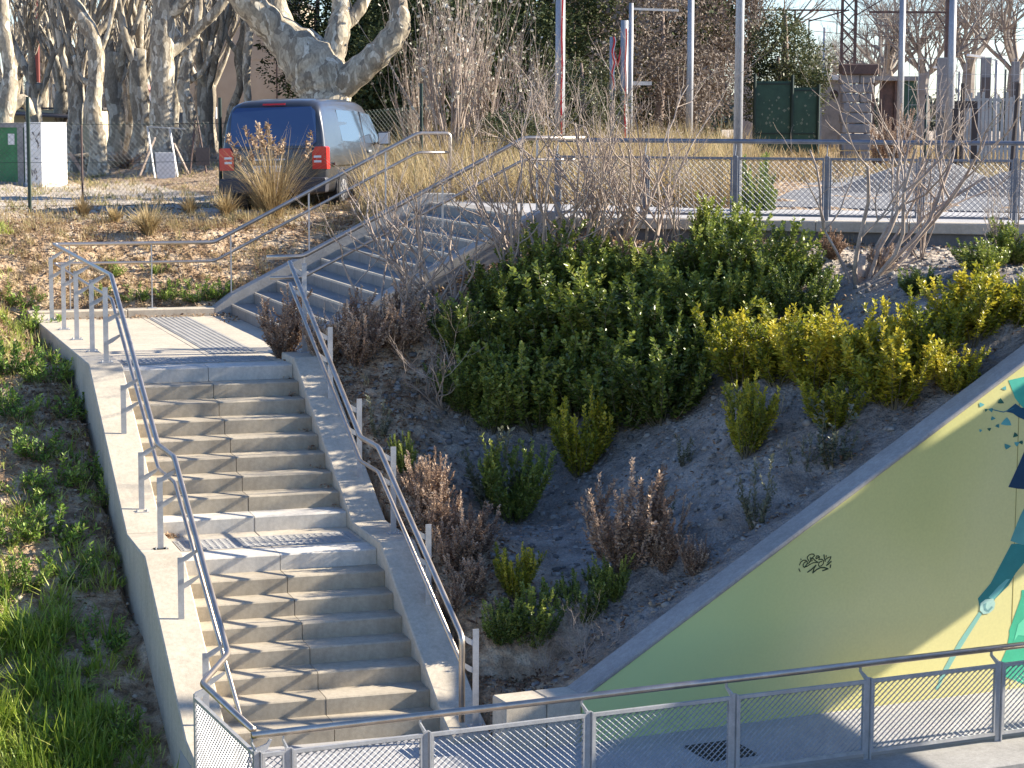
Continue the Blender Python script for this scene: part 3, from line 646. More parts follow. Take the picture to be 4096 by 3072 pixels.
# ------------------------------------------------------------------ plants
def npmesh(name, V, Q, tint, mat):
    me = bpy.data.meshes.new(name); nv, nf = len(V), len(Q)
    me.vertices.add(nv); me.vertices.foreach_set('co', np.asarray(V, np.float32).ravel())
    me.loops.add(nf*4); me.loops.foreach_set('vertex_index', np.asarray(Q, np.int32).ravel())
    me.polygons.add(nf); me.polygons.foreach_set('loop_start', np.arange(nf, dtype=np.int32)*4); me.polygons.foreach_set('loop_total', np.full(nf, 4, np.int32))
    a = me.attributes.new('tint', 'FLOAT', 'FACE'); a.data.foreach_set('value', np.asarray(tint, np.float32))
    me.materials.append(mat); me.update(calc_edges=True); me.validate(); return me
def unit(a): return a/np.maximum(1e-9, np.linalg.norm(a, axis=1, keepdims=True))
def leaves(P, D, Nn, L, Wd, fold=.18):
    D = unit(D); S = unit(np.cross(D, Nn)); Nn = np.cross(S, D); L = np.asarray(L).reshape(-1, 1); Wd = np.asarray(Wd).reshape(-1, 1)
    v = np.stack([P, P+D*L*.3+S*Wd*.5+Nn*Wd*fold, P+D*L*.72+S*Wd*.42+Nn*Wd*fold, P+D*L, P+D*L*.72-S*Wd*.42+Nn*Wd*fold, P+D*L*.3-S*Wd*.5+Nn*Wd*fold], 1)
    n = len(P); b = (np.arange(n)*6)[:, None]
    q = np.concatenate([b+np.array([0, 1, 2, 3]), b+np.array([0, 3, 4, 5])], 1).reshape(-1, 4)
    return v.reshape(-1, 3), q
def blades(P, D, L, Wd, droop):
    """grass blades: base P, initial direction D, bending over by droop"""
    D = unit(D); L = L.reshape(-1, 1); Wd = Wd.reshape(-1, 1); dr = droop.reshape(-1, 1)
    h = D*[1, 1, 0]; side = unit(np.cross(D, np.array([0, 0, 1.])+h*.01+np.array([.001, .002, 0])))
    p1 = P+D*L*.5; d2 = unit(D*[1, 1, 0]*(1+dr)+D*[0, 0, 1]*(1-dr)+[0, 0, .02]); p2 = p1+d2*L*.5
    v = np.stack([P-side*Wd*.4, P+side*Wd*.4, p1+side*Wd*.5, p1-side*Wd*.5, p2+side*Wd*.08, p2-side*Wd*.08], 1)
    n = len(P); b = (np.arange(n)*6)[:, None]
    q = np.concatenate([b+np.array([0, 1, 2, 3]), b+np.array([3, 2, 4, 5])], 1).reshape(-1, 4)
    return v.reshape(-1, 3), q
def rdir(n, up=0.):
    d = RNG.normal(size=(n, 3)); d = unit(d); d[:, 2] += up; return unit(d)

# stems of a leafy shrub
def stem_path(base, ang, tilt, L, n=9, curl=.5, wob=.05):
    p = np.array(base, float); pts = [p.copy()]; t = tilt
    for i in range(n):
        t2 = t*(1-curl*i/n); d = np.array([math.cos(ang)*math.sin(t2), math.sin(ang)*math.sin(t2), math.cos(t2)])
        d = d+RNG.normal(size=3)*wob; d /= np.linalg.norm(d); p = p+d*L/n; pts.append(p.copy())
        ang += RNG.normal()*.08
    return np.array(pts)
def shrub_mesh(h, r, nst, lmat, smat, leafL=.045, leafW=.022, gap=.011, bare=.22, side=5, tiltmax=.75, erect=.5, tb=(.15, .85), fold=.18):
    P, D, T = [], [], []; sm = MB()
    for s in range(nst):
        ang = RNG.uniform(0, 2*PI); tl = tiltmax*math.sqrt(RNG.uniform(0, 1)); L = h*RNG.uniform(.45, 1.2)*(1-.18*tl)
        pt = stem_path((math.cos(ang)*r*.12*RNG.random(), math.sin(ang)*r*.12*RNG.random(), -.04), ang, tl*r/h*1.5, L, curl=.75)
        paths = [(pt, bare, 1.0)]
        sm.tube([Vector(q) for q in pt], list(np.linspace(.008, .002, len(pt))), 4, caps=False)
        for k in range(side):
            f = RNG.uniform(.25, .9); i = int(f*9); b = pt[i]; a2 = ang+RNG.normal()*1.4
            q = stem_path(b, a2, RNG.uniform(.5, 1.0), L*RNG.uniform(.18, .38)*(1.2-f*.5), 5, curl=.95*erect+.3)
            paths.append((q, 0.05, .9)); sm.tube([Vector(w) for w in q], list(np.linspace(.004, .0015, len(q))), 3, caps=False)
        tb_ = RNG.uniform(*tb)
        for q, b0, sc in paths:
            seg = np.linalg.norm(np.diff(q, axis=0), axis=1); cum = np.concatenate([[0], np.cumsum(seg)]); tot = cum[-1]
            n = max(2, int(tot*(1-b0)/gap)); u = b0*tot+(1-b0)*tot*(np.arange(n)+RNG.random(n)*.5)/n; u = np.minimum(u, tot)
            pos = np.stack([np.interp(u, cum, q[:, c]) for c in range(3)], 1)
            ax = q[np.minimum(len(q)-1, np.searchsorted(cum, u)+0)]-q[np.maximum(0, np.searchsorted(cum, u)-1)]; ax = unit(ax+1e-6)
            ph = np.arange(n)*2.4+RNG.random(n)*.6; x = unit(np.cross(ax, np.array([.3, .2, 1.]))); y = np.cross(ax, x)
            rad = x*np.cos(ph)[:, None]+y*np.sin(ph)[:, None]
            tipf = (u/tot)[:, None]; d = rad*(1.0-.35*tipf)+ax*(.45+.5*tipf)+RNG.normal(size=(n, 3))*.15
            P.append(pos); D.append(d); T.append(np.clip(tb_*.55+.45*(u/tot)*tb_*1.2+RNG.normal(size=n)*.13, 0, 1))
    P = np.concatenate(P); D = np.concatenate(D); T = np.concatenate(T); n = len(P)
    Nn = rdir(n, 1.0); V, Q = leaves(P, D, Nn, leafL*RNG.uniform(.6, 1.15, n), leafW*RNG.uniform(.7, 1.15, n), fold)
    return npmesh('leaves', V, Q, np.repeat(T, 2), lmat), sm.mesh('stems', smat, smooth=True)
SH = {}
SH['G'] = [shrub_mesh(1.15, .74, 44, M['leafG'], M['stem'], .060, .031, .0125, tb=(.1, .8)) for i in range(3)]
SH['Y'] = [shrub_mesh(1.0, .62, 38, M['leafY'], M['stem'], .058, .028, .012, tb=(.2, 1.0)) for i in range(3)]
SH['S'] = [shrub_mesh(.8, .36, 11, M['leafS'], M['stem'], .055, .026, .018, side=3, tb=(.3, 1.0))]
SH['B'] = [shrub_mesh(.85, .46, 26, M['leafB'], M['twig_b'], .034, .017, .0085, side=7, tb=(.3, 1.0), bare=.1) for i in range(2)]
SH['W'] = [shrub_mesh(.34, .34, 26, M['weed'], M['stem'], .042, .015, .010, side=2, tb=(.2, .9), bare=.05, tiltmax=1.0) for i in range(2)]
ZSC = {'G': 1.02, 'Y': .93, 'S': .75, 'B': .74, 'W': .30}
shseen = {}
def shrub(kind, u, v, hpx, label, cat='shrub', group=None, wide=1.0, p=None, dz=0, var=None):
    p = p or hit(u, v); dep = (p-CAM).dot(FW); h = hpx*1.85172/8720.3*dep; s = h/ZSC[kind]
    ms = SH[kind]; a = shseen.get(kind, 0); shseen[kind] = a+1; me = ms[a % len(ms)] if var is None else ms[var]
    o = empty({'G': 'green_shrub', 'Y': 'yellow_green_shrub', 'S': 'sparse_shrub', 'B': 'dry_shrub', 'W': 'leafy_weed'}[kind], (p.x, p.y, p.z-.02+dz), random.uniform(0, 6.28), label, cat, group)
    o.scale = (s*wide*1.08, s*wide*1.08, s)
    link('leaves', me[0], o)
    link('stems', me[1], o); return o
# right bank, dark green mass (base pixel, height in overview pixels)
GL = [
 (1075, 700, 150, 'green shrub leaning against the near stringer of the upper stairs', 1.1),
 (1150, 660, 150, 'green shrub under the bare trunks, just right of the upper stairs', 1.1),
 (1215, 640, 150, 'tall green shrub whose tip reaches the kerb wall right of the stairs', 1.0),
 (1300, 640, 120, 'green shrub under the kerb wall, left of the thick bare clump', 1.1),
 (1400, 650, 120, 'green shrub under the kerb wall, right of the thick bare clump', 1.2),
 (1010, 790, 165, 'dark green shrub at the left end of the mass, beside brown leaf litter', 1.1),
 (1090, 800, 190, 'dark green shrub in the left middle of the shrub mass', 1.15),
 (1190, 790, 200, 'dense dark green shrub in the heart of the shrub mass', 1.2),
 (1300, 780, 190, 'dense green shrub in the middle of the bank with glossy leaves', 1.2),
 (1410, 780, 180, 'dense green shrub just left of the yellow shrubs', 1.2),
 (1500, 730, 170, 'green shrub with bright tips above the yellow shrubs', 1.1),
 (1000, 890, 130, 'low dark green shrub at the lower left edge of the mass', 1.2),
 (1070, 930, 190, 'dark green shrub hanging over shaded soil at the lower left', 1.05),
 (1160, 930, 200, 'dark green shrub at the bottom of the mass above bare soil', 1.1),
 (1340, 930, 200, 'green shrub at the bottom of the mass, right of the yellowish one', 1.1),
 (1430, 915, 190, 'green shrub at the lower right corner of the dark mass', 1.0),
 (1540, 640, 150, 'green shrub below the mesh railing beside the tall light pole', 1.1),
 (1640, 640, 160, 'green shrub just right of the tall light pole below the railing', 1.1),
 (1480, 640, 100, 'small green shrub below the kerb wall in shade', 1.2),
 (1720, 620, 90, 'small green shrub on the soil ledge under the railing', 1.3),
 (2120, 590, 70, 'low green shrub on the pale ledge at the right under the railing', 1.5),
 (2190, 570, 90, 'green shrub at the right edge of the picture under the railing', 1.3),
 (1980, 640, 60, 'small green shrub right of the bare tree on the ledge', 1.4)]
for u, v, h, lb, w in GL: shrub('G', u, v, h*(.84 if u < 1160 else .98), lb, wide=w*(1.25 if u > 1160 else 1.12))
o = shrub('G', 1640, 520, 165, 'slender green shrub climbing in front of the mesh railing', wide=.5)
GX = [(1560, 720, 150, 'green shrub between the dark mass and the brightest yellow shrub', 1.1), (1640, 700, 140, 'green shrub above the brightest yellow shrub', 1.1), (1730, 700, 120, 'green shrub above the yellow row left of the bare small tree', 1.1),
 (1460, 830, 180, 'green shrub at the right flank of the dark mass', 1.0), (1240, 900, 170, 'green shrub behind the hanging yellowish one', 1.1), (1120, 860, 180, 'dark green shrub between the left end and heart of the mass', 1.1), (1560, 560, 130, 'tall green shrub reaching the mesh railing left of the light pole', 1.0)]
for u, v, h, lb, w in GX: shrub('G', u, v, h*.98, lb, wide=w*1.1)
YL = [
 (1250, 1030, 190, 'yellowish green shrub with a bare stem hanging below the dark mass', .75),
 (1600, 830, 190, 'bright yellow shrub nearest the dark green mass', 1.1),
 (1680, 830, 170, 'yellow green shrub right of the brightest yellow one', 1.1),
 (1610, 985, 175, 'small bright yellow round shrub standing alone below the others', .7),
 (1770, 850, 210, 'yellow green shrub with tall upright shoots in the middle of the row', 1.15),
 (1850, 840, 210, 'yellow green shrub left of the gap with grey litter', 1.1),
 (1930, 880, 220, 'yellow green shrub hanging above the coping', 1.05),
 (1800, 930, 150, 'lower olive shrub in the shade above the coping', 1.1),
 (2000, 800, 170, 'yellow shrub with upright shoots right of the bare tree', 1.0),
 (2100, 740, 160, 'golden green shrub near the right edge of the bank', 1.2),
 (2180, 710, 160, 'golden shrub at the right edge of the picture', 1.2),
 (2060, 850, 110, 'low olive green shrub close above the coping at the right', 1.1),
 (1110, 1290, 120, 'bright yellow green shrub near the foot of the bank', .8)]
for u, v, h, lb, w in YL: shrub('Y', u, v, h*(.80 if 1740 < u < 1960 else .92), lb, wide=w*1.22)
G2 = [
 (1085, 1400, 150, 'green shrub at the foot of the bank behind the end of the handrail', 1.1),
 (1150, 1400, 190, 'green shrub low on the bank above a heap of dry stems', 1.1),
 (1270, 1360, 190, 'green shrub beside the reddish dry shrub near the coping', .9),
 (1320, 1310, 150, 'small green shrub under the reddish dry shrub', .9),
 (875, 1030, 130, 'green shrub touching the outer side of the right handrail', .7),
 (1110, 1130, 180, 'greyish green shrub with long shoots left of the bare soil', .9)]
for u, v, h, lb, w in G2: shrub('G', u, v, h*(.95 if u == 1110 else .68), lb, wide=w)
for u, v, h, lb, w in [(1632, 1140, 150, 'spindly pale seedling alone on the bare grey soil', .8), (1478, 1010, 70, 'tiny yellowish seedling at the edge of the bare soil', 1.2),
   (1800, 1010, 140, 'sparse grey green shrub with white tips near the coping', 1.5), (1730, 1050, 110, 'thin dry seedling between the bare soil and coping', .8),
   (1060, 1110, 180, 'grey stemmed sparse shrub in front of the dark mass', 1.1), (1440, 1130, 80, 'dark little plant right of the reddish shrub', 1.0), (820, 950, 90, 'small sparse plant beside the right handrail', 1.0)]:
    shrub('S', u, v, h, lb, 'plant', wide=w)
for u, v, h, lb, w in [(930, 1140, 150, 'reddish brown dry shrub beside the right handrail', .9), (1350, 1240, 205, 'large reddish dry shrub with seed spikes on the bare soil', 1.15), (1430, 1240, 150, 'brown dry shrub on the right side of the reddish one', 1.0),
   (990, 1230, 110, 'tangled dry brown shrub below the reddish one', 1.3), (975, 1330, 80, 'dry brown shrub low behind the right handrail', 1.2), (770, 790, 140, 'dry brown shrub under the near handrail of the upper stairs', 1.2),
   (700, 800, 110, 'dry brown shrub pushing through the top of the right handrail', 1.0), (860, 760, 130, 'brown leafless looking shrub at the foot of the upper stair wall', 1.3), (1500, 1240, 80, 'small dry brown plant on the shaded soil near the coping', 1.2),
   (965, 1175, 110, 'pinkish brown dry shrub between the handrail and the tangled one', 1.2), (1030, 1200, 100, 'low pale brown dry shrub left of the bare soil', 1.3), (905, 1080, 80, 'small brown dry tuft close to the middle landing railing', 1.2), (1010, 1290, 90, 'dry pale brown tangle above the yellow green shrub at the bank foot', 1.4), (1800, 560, 60, 'rusty brown bush on the ledge under the railing', 1.5), (1900, 590, 60, 'rusty bush at the foot of the bare tree', 1.5)]:
    shrub('B', u, v, h, lb, wide=w)
p = Vector((.05, 7.0, ZL)); shrub('B', 0, 0, 130, 'brown dry bush spilling on to the landing at the stair corner', p=p, wide=1.2)
# weeds of the left bank
wl_ = [(60, 720, 80), (20, 800, 90), (110, 820, 80), (30, 900, 90), (75, 980, 80), (150, 900, 70), (120, 1050, 90), (60, 1080, 80), (190, 1040, 80), (230, 1080, 70), (20, 1160, 100), (110, 1170, 110), (160, 1250, 90),
       (60, 1260, 90), (200, 1400, 100), (250, 1600, 100), (150, 1500, 80), (210, 640, 40), (290, 650, 50), (360, 640, 50), (430, 645, 60), (480, 640, 50), (330, 590, 40), (240, 590, 40), (40, 660, 60), (400, 1640, 40)]
WL = ['topmost leafy weed left of the landing, at the bank edge', 'leafy weed at the left picture edge beside the landing', 'leafy weed below the landing corner on the left bank', 'leafy weed at the left picture edge below the landing level',
 'leafy weed in the middle of the left bank, between two soil patches', 'leafy weed close to the left stringer near the upper steps', 'bushy weed halfway between stringer and picture edge beside the upper steps', 'leafy weed left of the bushy one beside the upper steps',
 'leafy weed touching the left stringer above the middle landing', 'weed overhanging the left stringer above the middle landing', 'large dark weed at the left picture edge level with the middle landing', 'large dark green weed level with the middle landing',
 'weed just below the large dark one on the left bank', 'weed at the left picture edge just below the middle landing', 'weed in the long grass level with the lower steps', 'lowest weed close to the left stringer in its shadow', 'weed deep in the long grass at the bottom left',
 'leftmost small weed behind the back handrail', 'second small weed behind the back handrail from the left', 'small weed behind the thin middle post of the back handrail', 'small weed left of the far stringer foot behind the handrail', 'small weed at the foot of the far stringer behind the handrail',
 'small weed in the dry bank above the back handrail', 'small weed in dry leaves above the left handrail corner', 'small weed left of the handrail corner on the bank', 'small weed in shade at the bottom beside the mesh railing']
for i, (u, v, h) in enumerate(wl_):
    row = ('behind the back handrail of the landing' if v < 655 and u > 200 else 'on the left bank')
    shrub('W', u, v, h*.85, WL[i], 'weed', 'low green weeds '+row, wide=1.15)

# ---- grass, litter as ground cover
def scatter(n, x0, x1, y0, y1, dens, seed):
    r = np.random.default_rng(seed); out = []
    while len(out) < n:
        x = r.uniform(x0, x1); y = r.uniform(y0, y1)
        if r.random() < dens(x, y): out.append((x, y, gz(x, y)))
    return np.array(out)
def tufts(P, nb, L, wd, spread, up=1.2, tint=(.2, .7)):
    r = RNG; n = len(P); B = np.repeat(P, nb, 0); k = len(B)
    sc = np.repeat(r.uniform(.55, 1.25, n), nb)
    B = B+np.stack([r.normal(size=k)*spread*.35, r.normal(size=k)*spread*.35, np.full(k, -.01)], 1)
    D = rdir(k, up); D[:, 2] = np.abs(D[:, 2])+.25
    T = np.clip(np.repeat(r.uniform(tint[0], tint[1], n), nb)+r.normal(size=k)*.14, 0, 1)
    V, Q = blades(B, D, L*sc*r.uniform(.5, 1.2, k), wd*r.uniform(.6, 1.2, k), r.uniform(-.1, .9, k)); return V, Q, np.repeat(T, 2)
def pn(x, y, s=1., o=0): return mnoise.noise((x*s, y*s, o))*.5+.5
def stuff(name, parts, mat, label=None, cat=None):
    V = []; Q = []; T = []; off = 0
    for v, q, t in parts: V.append(v); Q.append(q+off); T.append(t); off += len(v)
    o = link(name, npmesh(name, np.concatenate(V), np.concatenate(Q), np.concatenate(T), mat)); return tag(o, label, cat, None, 'stuff')
dl = lambda x, y: (1 if x < -2.5 else 0)*sst((3.0-y)/3.0+.2)*(.15+1.4*max(0, pn(x, y, .9)-.38))*1.6
PL = scatter(6500, -9, -2.45, -5, 5.5, dl, 3)
PL = PL[~((PL[:, 0] > -3.1) & (PL[:, 1] < 3.2) & (RNG.random(len(PL)) < .88))]
P2 = scatter(2600, -9, -2.5, 0, 15, lambda x, y: .1+max(0, pn(x, y, 1.3, 4)-.45)*2, 5)
stuff('long_grass', [tufts(PL, 26, .36, .014, .16, 1.0, (.15, .75)), tufts(P2, 14, .19, .013, .12, .9, (.25, 1.0))], M['grass'], 'long green grass covering the left bank below the stairs', 'grass')
P3 = scatter(1500, -9, 4, 13.1, 17, lambda x, y: .25+max(0, pn(x, y, 1.0, 8)-.4)*1.5, 6); P4 = scatter(1500, -9, -2.5, 4, 13.5, lambda x, y: .3+max(0, pn(x, y, 1.2, 2)-.4), 9)
P5 = scatter(700, .6, 12, -.2, 7.3, lambda x, y: (.03+(.9 if y > 5.0 else 0)+(.6 if x < 1.1 else 0))*(y > wall_y(x)+.7), 10)
stuff('dry_grass', [tufts(P3, 16, .20, .009, .14, .9, (.1, .95)), tufts(P4, 14, .17, .009, .14, .8, (.1, .9)), tufts(P5, 10, .15, .008, .1, .8, (.1, .9))], M['grassD'], 'short dry grass on the banks beside the stairs', 'dry grass')
def litter(P, L=.05):
    n = len(P); P = P+np.stack([np.zeros(n), np.zeros(n), RNG.uniform(.004, .05, n)], 1)
    D = rdir(n); D[:, 2] *= .45; V, Q = leaves(P, D, rdir(n, 1.6), L*RNG.uniform(.5, 1.5, n), L*.62*RNG.uniform(.5, 1.3, n), RNG.uniform(.1, .4)); return V, Q, np.repeat(RNG.beta(2, 2.2, n), 2)
L1 = scatter(9000, -9, 3.6, 13.05, 15.6, lambda x, y: .3+pn(x, y, 1.5, 3)*.7, 20)
L2 = scatter(17000, -9, -2.45, -1, 13.3, lambda x, y: (.12+.9*sst((y-1)/5))*(.2+pn(x, y, 1.2, 6)), 21)
def dr(x, y):
    if y < wall_y(x)+.66: return 0
    a = .02; a += .9*sst((1.6-x)/.9); a += .8*sst((y-4.9)/1.0); a += .5*sst((.7-(y-wall_y(x)-.6))/.6)*.5
    return min(1, a)*(.3+.7*pn(x, y, 1.4, 7))
L3 = scatter(12000, .42, 11, -.6, 7.3, dr, 22)
L4 = scatter(1500, -8, 4, 15, 20, lambda x, y: .5, 23)
stuff('leaf_litter', [litter(L1), litter(L2), litter(L3), litter(L4, .06)], M['litter'], 'brown fallen leaves lying over the banks', 'fallen leaves')
# loose leaves swept into the stair corners and on the landing edge
n = 420; lx = []
for i in range(n):
    k = random.random()
    if k < .45: lx.append((random.uniform(-2.0, .5), 12.68-abs(random.gauss(0, .08)), ZL+.005))
    elif k < .65: lx.append((random.uniform(.2, .5), random.uniform(11.6, 12.6), ZL+.005))
    elif k < .85:
        j = random.randrange(9); lx.append((-.03-abs(random.gauss(0, .08)), T2+j*G+G-.03-abs(random.gauss(0, .05)), ZM+(j+1)*RZ+.004))
    else: lx.append((-1.99+abs(random.gauss(0, .06)), T2-.04-abs(random.gauss(0, .06)), ZM+.006))
stuff('swept_leaves', [(lambda r: r)(litter(np.array(lx)-[0, 0, .015], .045))], M['litter'], 'dry leaves swept into the corners of the stairs and landing', 'fallen leaves')

# ---- bare branching shrubs
def branch_tree(mb, p, d, L, r, lvl, seg=5, up=.12, wob=.16, kids=(2, 3), kf=(.35, 1.0), spread=.7, lf=.62, rf=.62, sides=5, knob=0):
    pts = [Vector(p)]; d = Vector(d).normalized(); rad = [r]
    for i in range(seg):
        d = (d+Vector((random.gauss(0, wob), random.gauss(0, wob), random.gauss(0, wob*.6)+up))).normalized()
        pts.append(pts[-1]+d*L/seg); rad.append(r*(1-(1-rf)*(i+1)/seg)*(1+knob*random.random()))
    mb.tube(pts, rad, max(3, sides), caps=(lvl == 0))
    if lvl <= 0: return
    for k in range(random.randint(*kids)):
        f = random.uniform(*kf); i = min(seg, max(1, int(round(f*seg)))); ax = Vector((random.gauss(0, 1), random.gauss(0, 1), random.gauss(0, .6))).normalized()
        dd = (d+ax*spread).normalized()
        branch_tree(mb, pts[i], dd, L*lf*random.uniform(.7, 1.25), rad[i]*.72, lvl-1, max(2, seg-1), up, wob, kids, kf, spread, lf, rf, max(3, sides-1), knob)
def bare_mesh(seed, nst, H, r0, tilt, lvl=3, up=.10, lf=.58, kids=(2, 3), mat='twig'):
    random.seed(seed); mb = MB()
    for s in range(nst):
        a = random.uniform(0, 2*PI); t = random.uniform(.1, tilt); d = (math.cos(a)*math.sin(t), math.sin(a)*math.sin(t), math.cos(t))
        branch_tree(mb, (math.cos(a)*.05, math.sin(a)*.05, -.05), d, H*random.uniform(.45, .8), r0*random.uniform(.6, 1), lvl, 7, up, .15, kids, (.35, 1.0), .7, lf, .55, 6)
    return mb.mesh('branches', M[mat], smooth=True)
BM = [bare_mesh(11+i, 9, 1.9, .021, .9) for i in range(4)]; BM2 = [bare_mesh(31, 12, 1.5, .013, 1.0, 3)]
bl = [(1115, 640, 330, 'bare pale branched shrub with thick stems beside the upper stairs', 0, 1.0), (1180, 600, 290, 'bare branched shrub rising past the top of the upper stairs', 1, 1.0), (970, 670, 260, 'bare shrub arching left across the upper stairs', 2, 1.3),
      (860, 740, 230, 'bare shrub reaching over the lower steps of the upper stairs', 3, 1.3), (1300, 560, 300, 'bare thick clump in front of the mesh railing', 3, 1.15), (1390, 550, 280, 'second bare clump in front of the mesh railing, left of the pole', 0, 1.1),
      (1480, 560, 240, 'thin bare shrub in front of the railing close to the light pole', 1, .9), (1855, 610, 350, 'bare small tree with a short forked trunk in front of the railing', 2, 1.25), (1240, 600, 260, 'bare shrub with upright stems at the corner of the upper path', 2, .9),
      (1990, 560, 200, 'thin bare shrub right of the forked small tree', 0, .7), (2160, 570, 190, 'thin bare shrub at the right end of the railing', 1, .8), (960, 880, 150, 'bare pale twigs sticking out of the dark left end of the mass', 1, 1.2), (1350, 560, 200, 'low twiggy bare shrub between the two bare clumps', 3, 1.2)]
random.seed(99)
for u, v, h, lb, k, w in bl:
    p = hit(u, v); dep = (p-CAM).dot(FW); s = h*1.85172/8720.3*dep/1.45
    o = empty('bare_shrub', (p.x, p.y, p.z), random.uniform(0, 6.28), lb, 'bare shrub'); o.scale = (s*w, s*w, s); link('branches', BM[k], o)
# the small tree's visible trunk
o = [q for q in C.objects if q.get('label', '').startswith('bare small tree')][0]
mb = MB(); mb.tube([(0, 0, -.3), (.01, .0, .05), (.03, .02, .25)], [.045, .04, .03], 7); mb.build('trunk', M['twig'], o, smooth=True)
# twiggy bank plants near the foot of the wall
for u, v, h, lb in [(1480, 1240, 70, 'tangle of pale dry twigs on the shaded soil near the coping'), (1260, 1430, 110, 'heap of dry arching stems at the foot of the coping'), (1180, 1460, 80, 'heap of dry stems above the low wall'), (760, 640+100, 90, 'thin bare twigs in the corner above the right handrail')]:
    p = hit(u, v); dep = (p-CAM).dot(FW); s = h*1.85172/8720.3*dep/1.5; o = empty('dry_stem_bush', tuple(p), random.uniform(0, 6), lb, 'dry bush'); o.scale = (s*1.4, s*1.4, s); link('branches', BM2[0], o)
# green plastic netting by the handrail
m = MB(); random.seed(5)
for i in range(9):
    a = [(.50+random.uniform(-.05, .18), 2.6+random.uniform(-.25, .25), 1.05+random.uniform(0, .35)) for k in range(3)]
    m.add(a+[(a[0][0]+.1, a[0][1]+.06, a[0][2]-.12)], [(0, 1, 2), (0, 2, 3)])
tag(m.build('green_netting', flat('green_plastic', (.01, .20, .13), .5)), 'crumpled green plastic netting outside the right handrail at the middle landing', 'netting')

# stones and clods on the bare soil
def clods(P, smin_, smax_):
    n = len(P); c = np.array([(-1,-1,-1),(1,-1,-1),(1,1,-1),(-1,1,-1),(-1,-1,1),(1,-1,1),(1,1,1),(-1,1,1)], float)*.5
    v = c[None]*(1+RNG.normal(size=(n, 8, 3))*.28); v[:, 4:, :2] *= .65; v *= (RNG.uniform(smin_**.5, smax_**.5, (n, 1, 1))**2)*np.array([1, 1, .6])
    a = RNG.uniform(0, 6.28, n); ca, sa = np.cos(a)[:, None], np.sin(a)[:, None]; x = v[..., 0]*ca-v[..., 1]*sa; y = v[..., 0]*sa+v[..., 1]*ca; v[..., 0] = x; v[..., 1] = y
    v += P[:, None, :]; q = np.array([(0,3,2,1),(4,5,6,7),(0,1,5,4),(1,2,6,5),(2,3,7,6),(3,0,4,7)]); Q = (np.arange(n)*8)[:, None, None]+q[None]
    return v.reshape(-1, 3), Q.reshape(-1, 4), np.repeat(RNG.uniform(0, 1, n), 6)
CL1 = scatter(5200, .6, 10, -.3, 7.3, lambda x, y: (.35+.65*pn(x, y, 1.6, 12))*(y > wall_y(x)+.66), 31)
stuff('stones', [clods(CL1, .012, .085)], leafmat('stone_grey', [(.10,.092,.085),(.2,.19,.175),(.34,.315,.28)], .95, .15, 0), 'small stones and clods on the grey bare soil', 'stones')
CL2 = scatter(3500, -8, -2.45, -4, 13.5, lambda x, y: .6, 32); CL3 = scatter(3000, -6, 3.6, 13.05, 20, lambda x, y: .6, 33)
stuff('stones', [clods(CL2, .01, .06), clods(CL3, .01, .06)], leafmat('stone_ochre', [(.18,.12,.075),(.34,.25,.17),(.50,.42,.32)], .95, .15, 0), 'small ochre stones and clods on the left and back banks', 'stones')
L6 = scatter(4500, 1.0, 11, -.2, 5.5, lambda x, y: (.15+.85*max(0, pn(x, y, 2.2, 17)-.35)*2)*(y > wall_y(x)+.66), 34)
stuff('twig_litter', [litter(L6, .035)], M['leafB'], 'dry bits of leaf and twig on the bare soil', 'litter')

# ------------------------------------------------------------------ background
def tuv(u, v, dep): return at(u, v, dep)
def gnd(u, dep):                                # ground point below a pixel column at a distance
    p = at(u, 245, dep); return Vector((p.x, p.y, gz(p.x, p.y)))
def limb(mb, pts, sides=8): mb.tube(fillet([p for p, r in pts], .25, 2) if False else [p for p, r in pts], [r for p, r in pts], sides)
def smooth_pts(pts, n=4):                       # Catmull-Rom through (point, radius)
    out = []; P = [pts[0]]+list(pts)+[pts[-1]]
    for i in range(1, len(P)-2):
        for k in range(n):
            t = k/n; q = []
            for c in range(4):
                a, b, cc, d = [(x[0][c] if c < 3 else x[1]) for x in P[i-1:i+3]]
                q.append(.5*((2*b)+(-a+cc)*t+(2*a-5*b+4*cc-d)*t*t+(-a+3*b-3*cc+d)*t**3))
            out.append((Vector(q[:3]), max(.01, q[3])))
    out.append(pts[-1]); return out
def px2m(dep): return 1.85172*dep/8720.3
# fine crown of upward twigs, used on the ends of limbs
def twigs(seed, H, n, r0, spread=.6, lvl=3):
    random.seed(seed); mb = MB()
    for i in range(n):
        a = random.uniform(0, 6.28); t = random.uniform(0, spread); branch_tree(mb, (0, 0, 0), (math.cos(a)*math.sin(t), math.sin(a)*math.sin(t), math.cos(t)), H*random.uniform(.4, .6), r0, lvl, 4, .10, .08, (2, 4), (.3, 1), .5, .6, .6, 4)
    return mb.mesh('twigs', M['twig_far'])
TW = [twigs(50+i, 4.0, 5, .045) for i in range(3)]
random.seed(5)
def hand_tree(dep, limbs, label, mat='plane', name='plane_tree', ends=(), base=None, sides=10):
    k = px2m(dep); b = tuv(*base, dep); b.z = gz(b.x, b.y)
    o = empty(name, tuple(b), 0, label, 'tree'); mb = MB()
    for L in limbs:
        pts = [(tuv(u, v, dep+dd)-b, w*k/2) for u, v, w, dd in L]
        pts = smooth_pts(pts, 5); q = []
        for i, (p, r) in enumerate(pts):
            q.append((p, r*(1+.05*math.sin(i*2.1)+random.uniform(-.03, .03))))
        limb(mb, q, sides)
    mb.build('trunk', M[mat], o, smooth=True)
    for i, (u, v, dd, s) in enumerate(ends):
        c = link('twigs', TW[i % 3], o); c.location = tuv(u, v, dep+dd)-b; c.scale = (s, s, s); c.rotation_euler.z = i*1.3
    return o
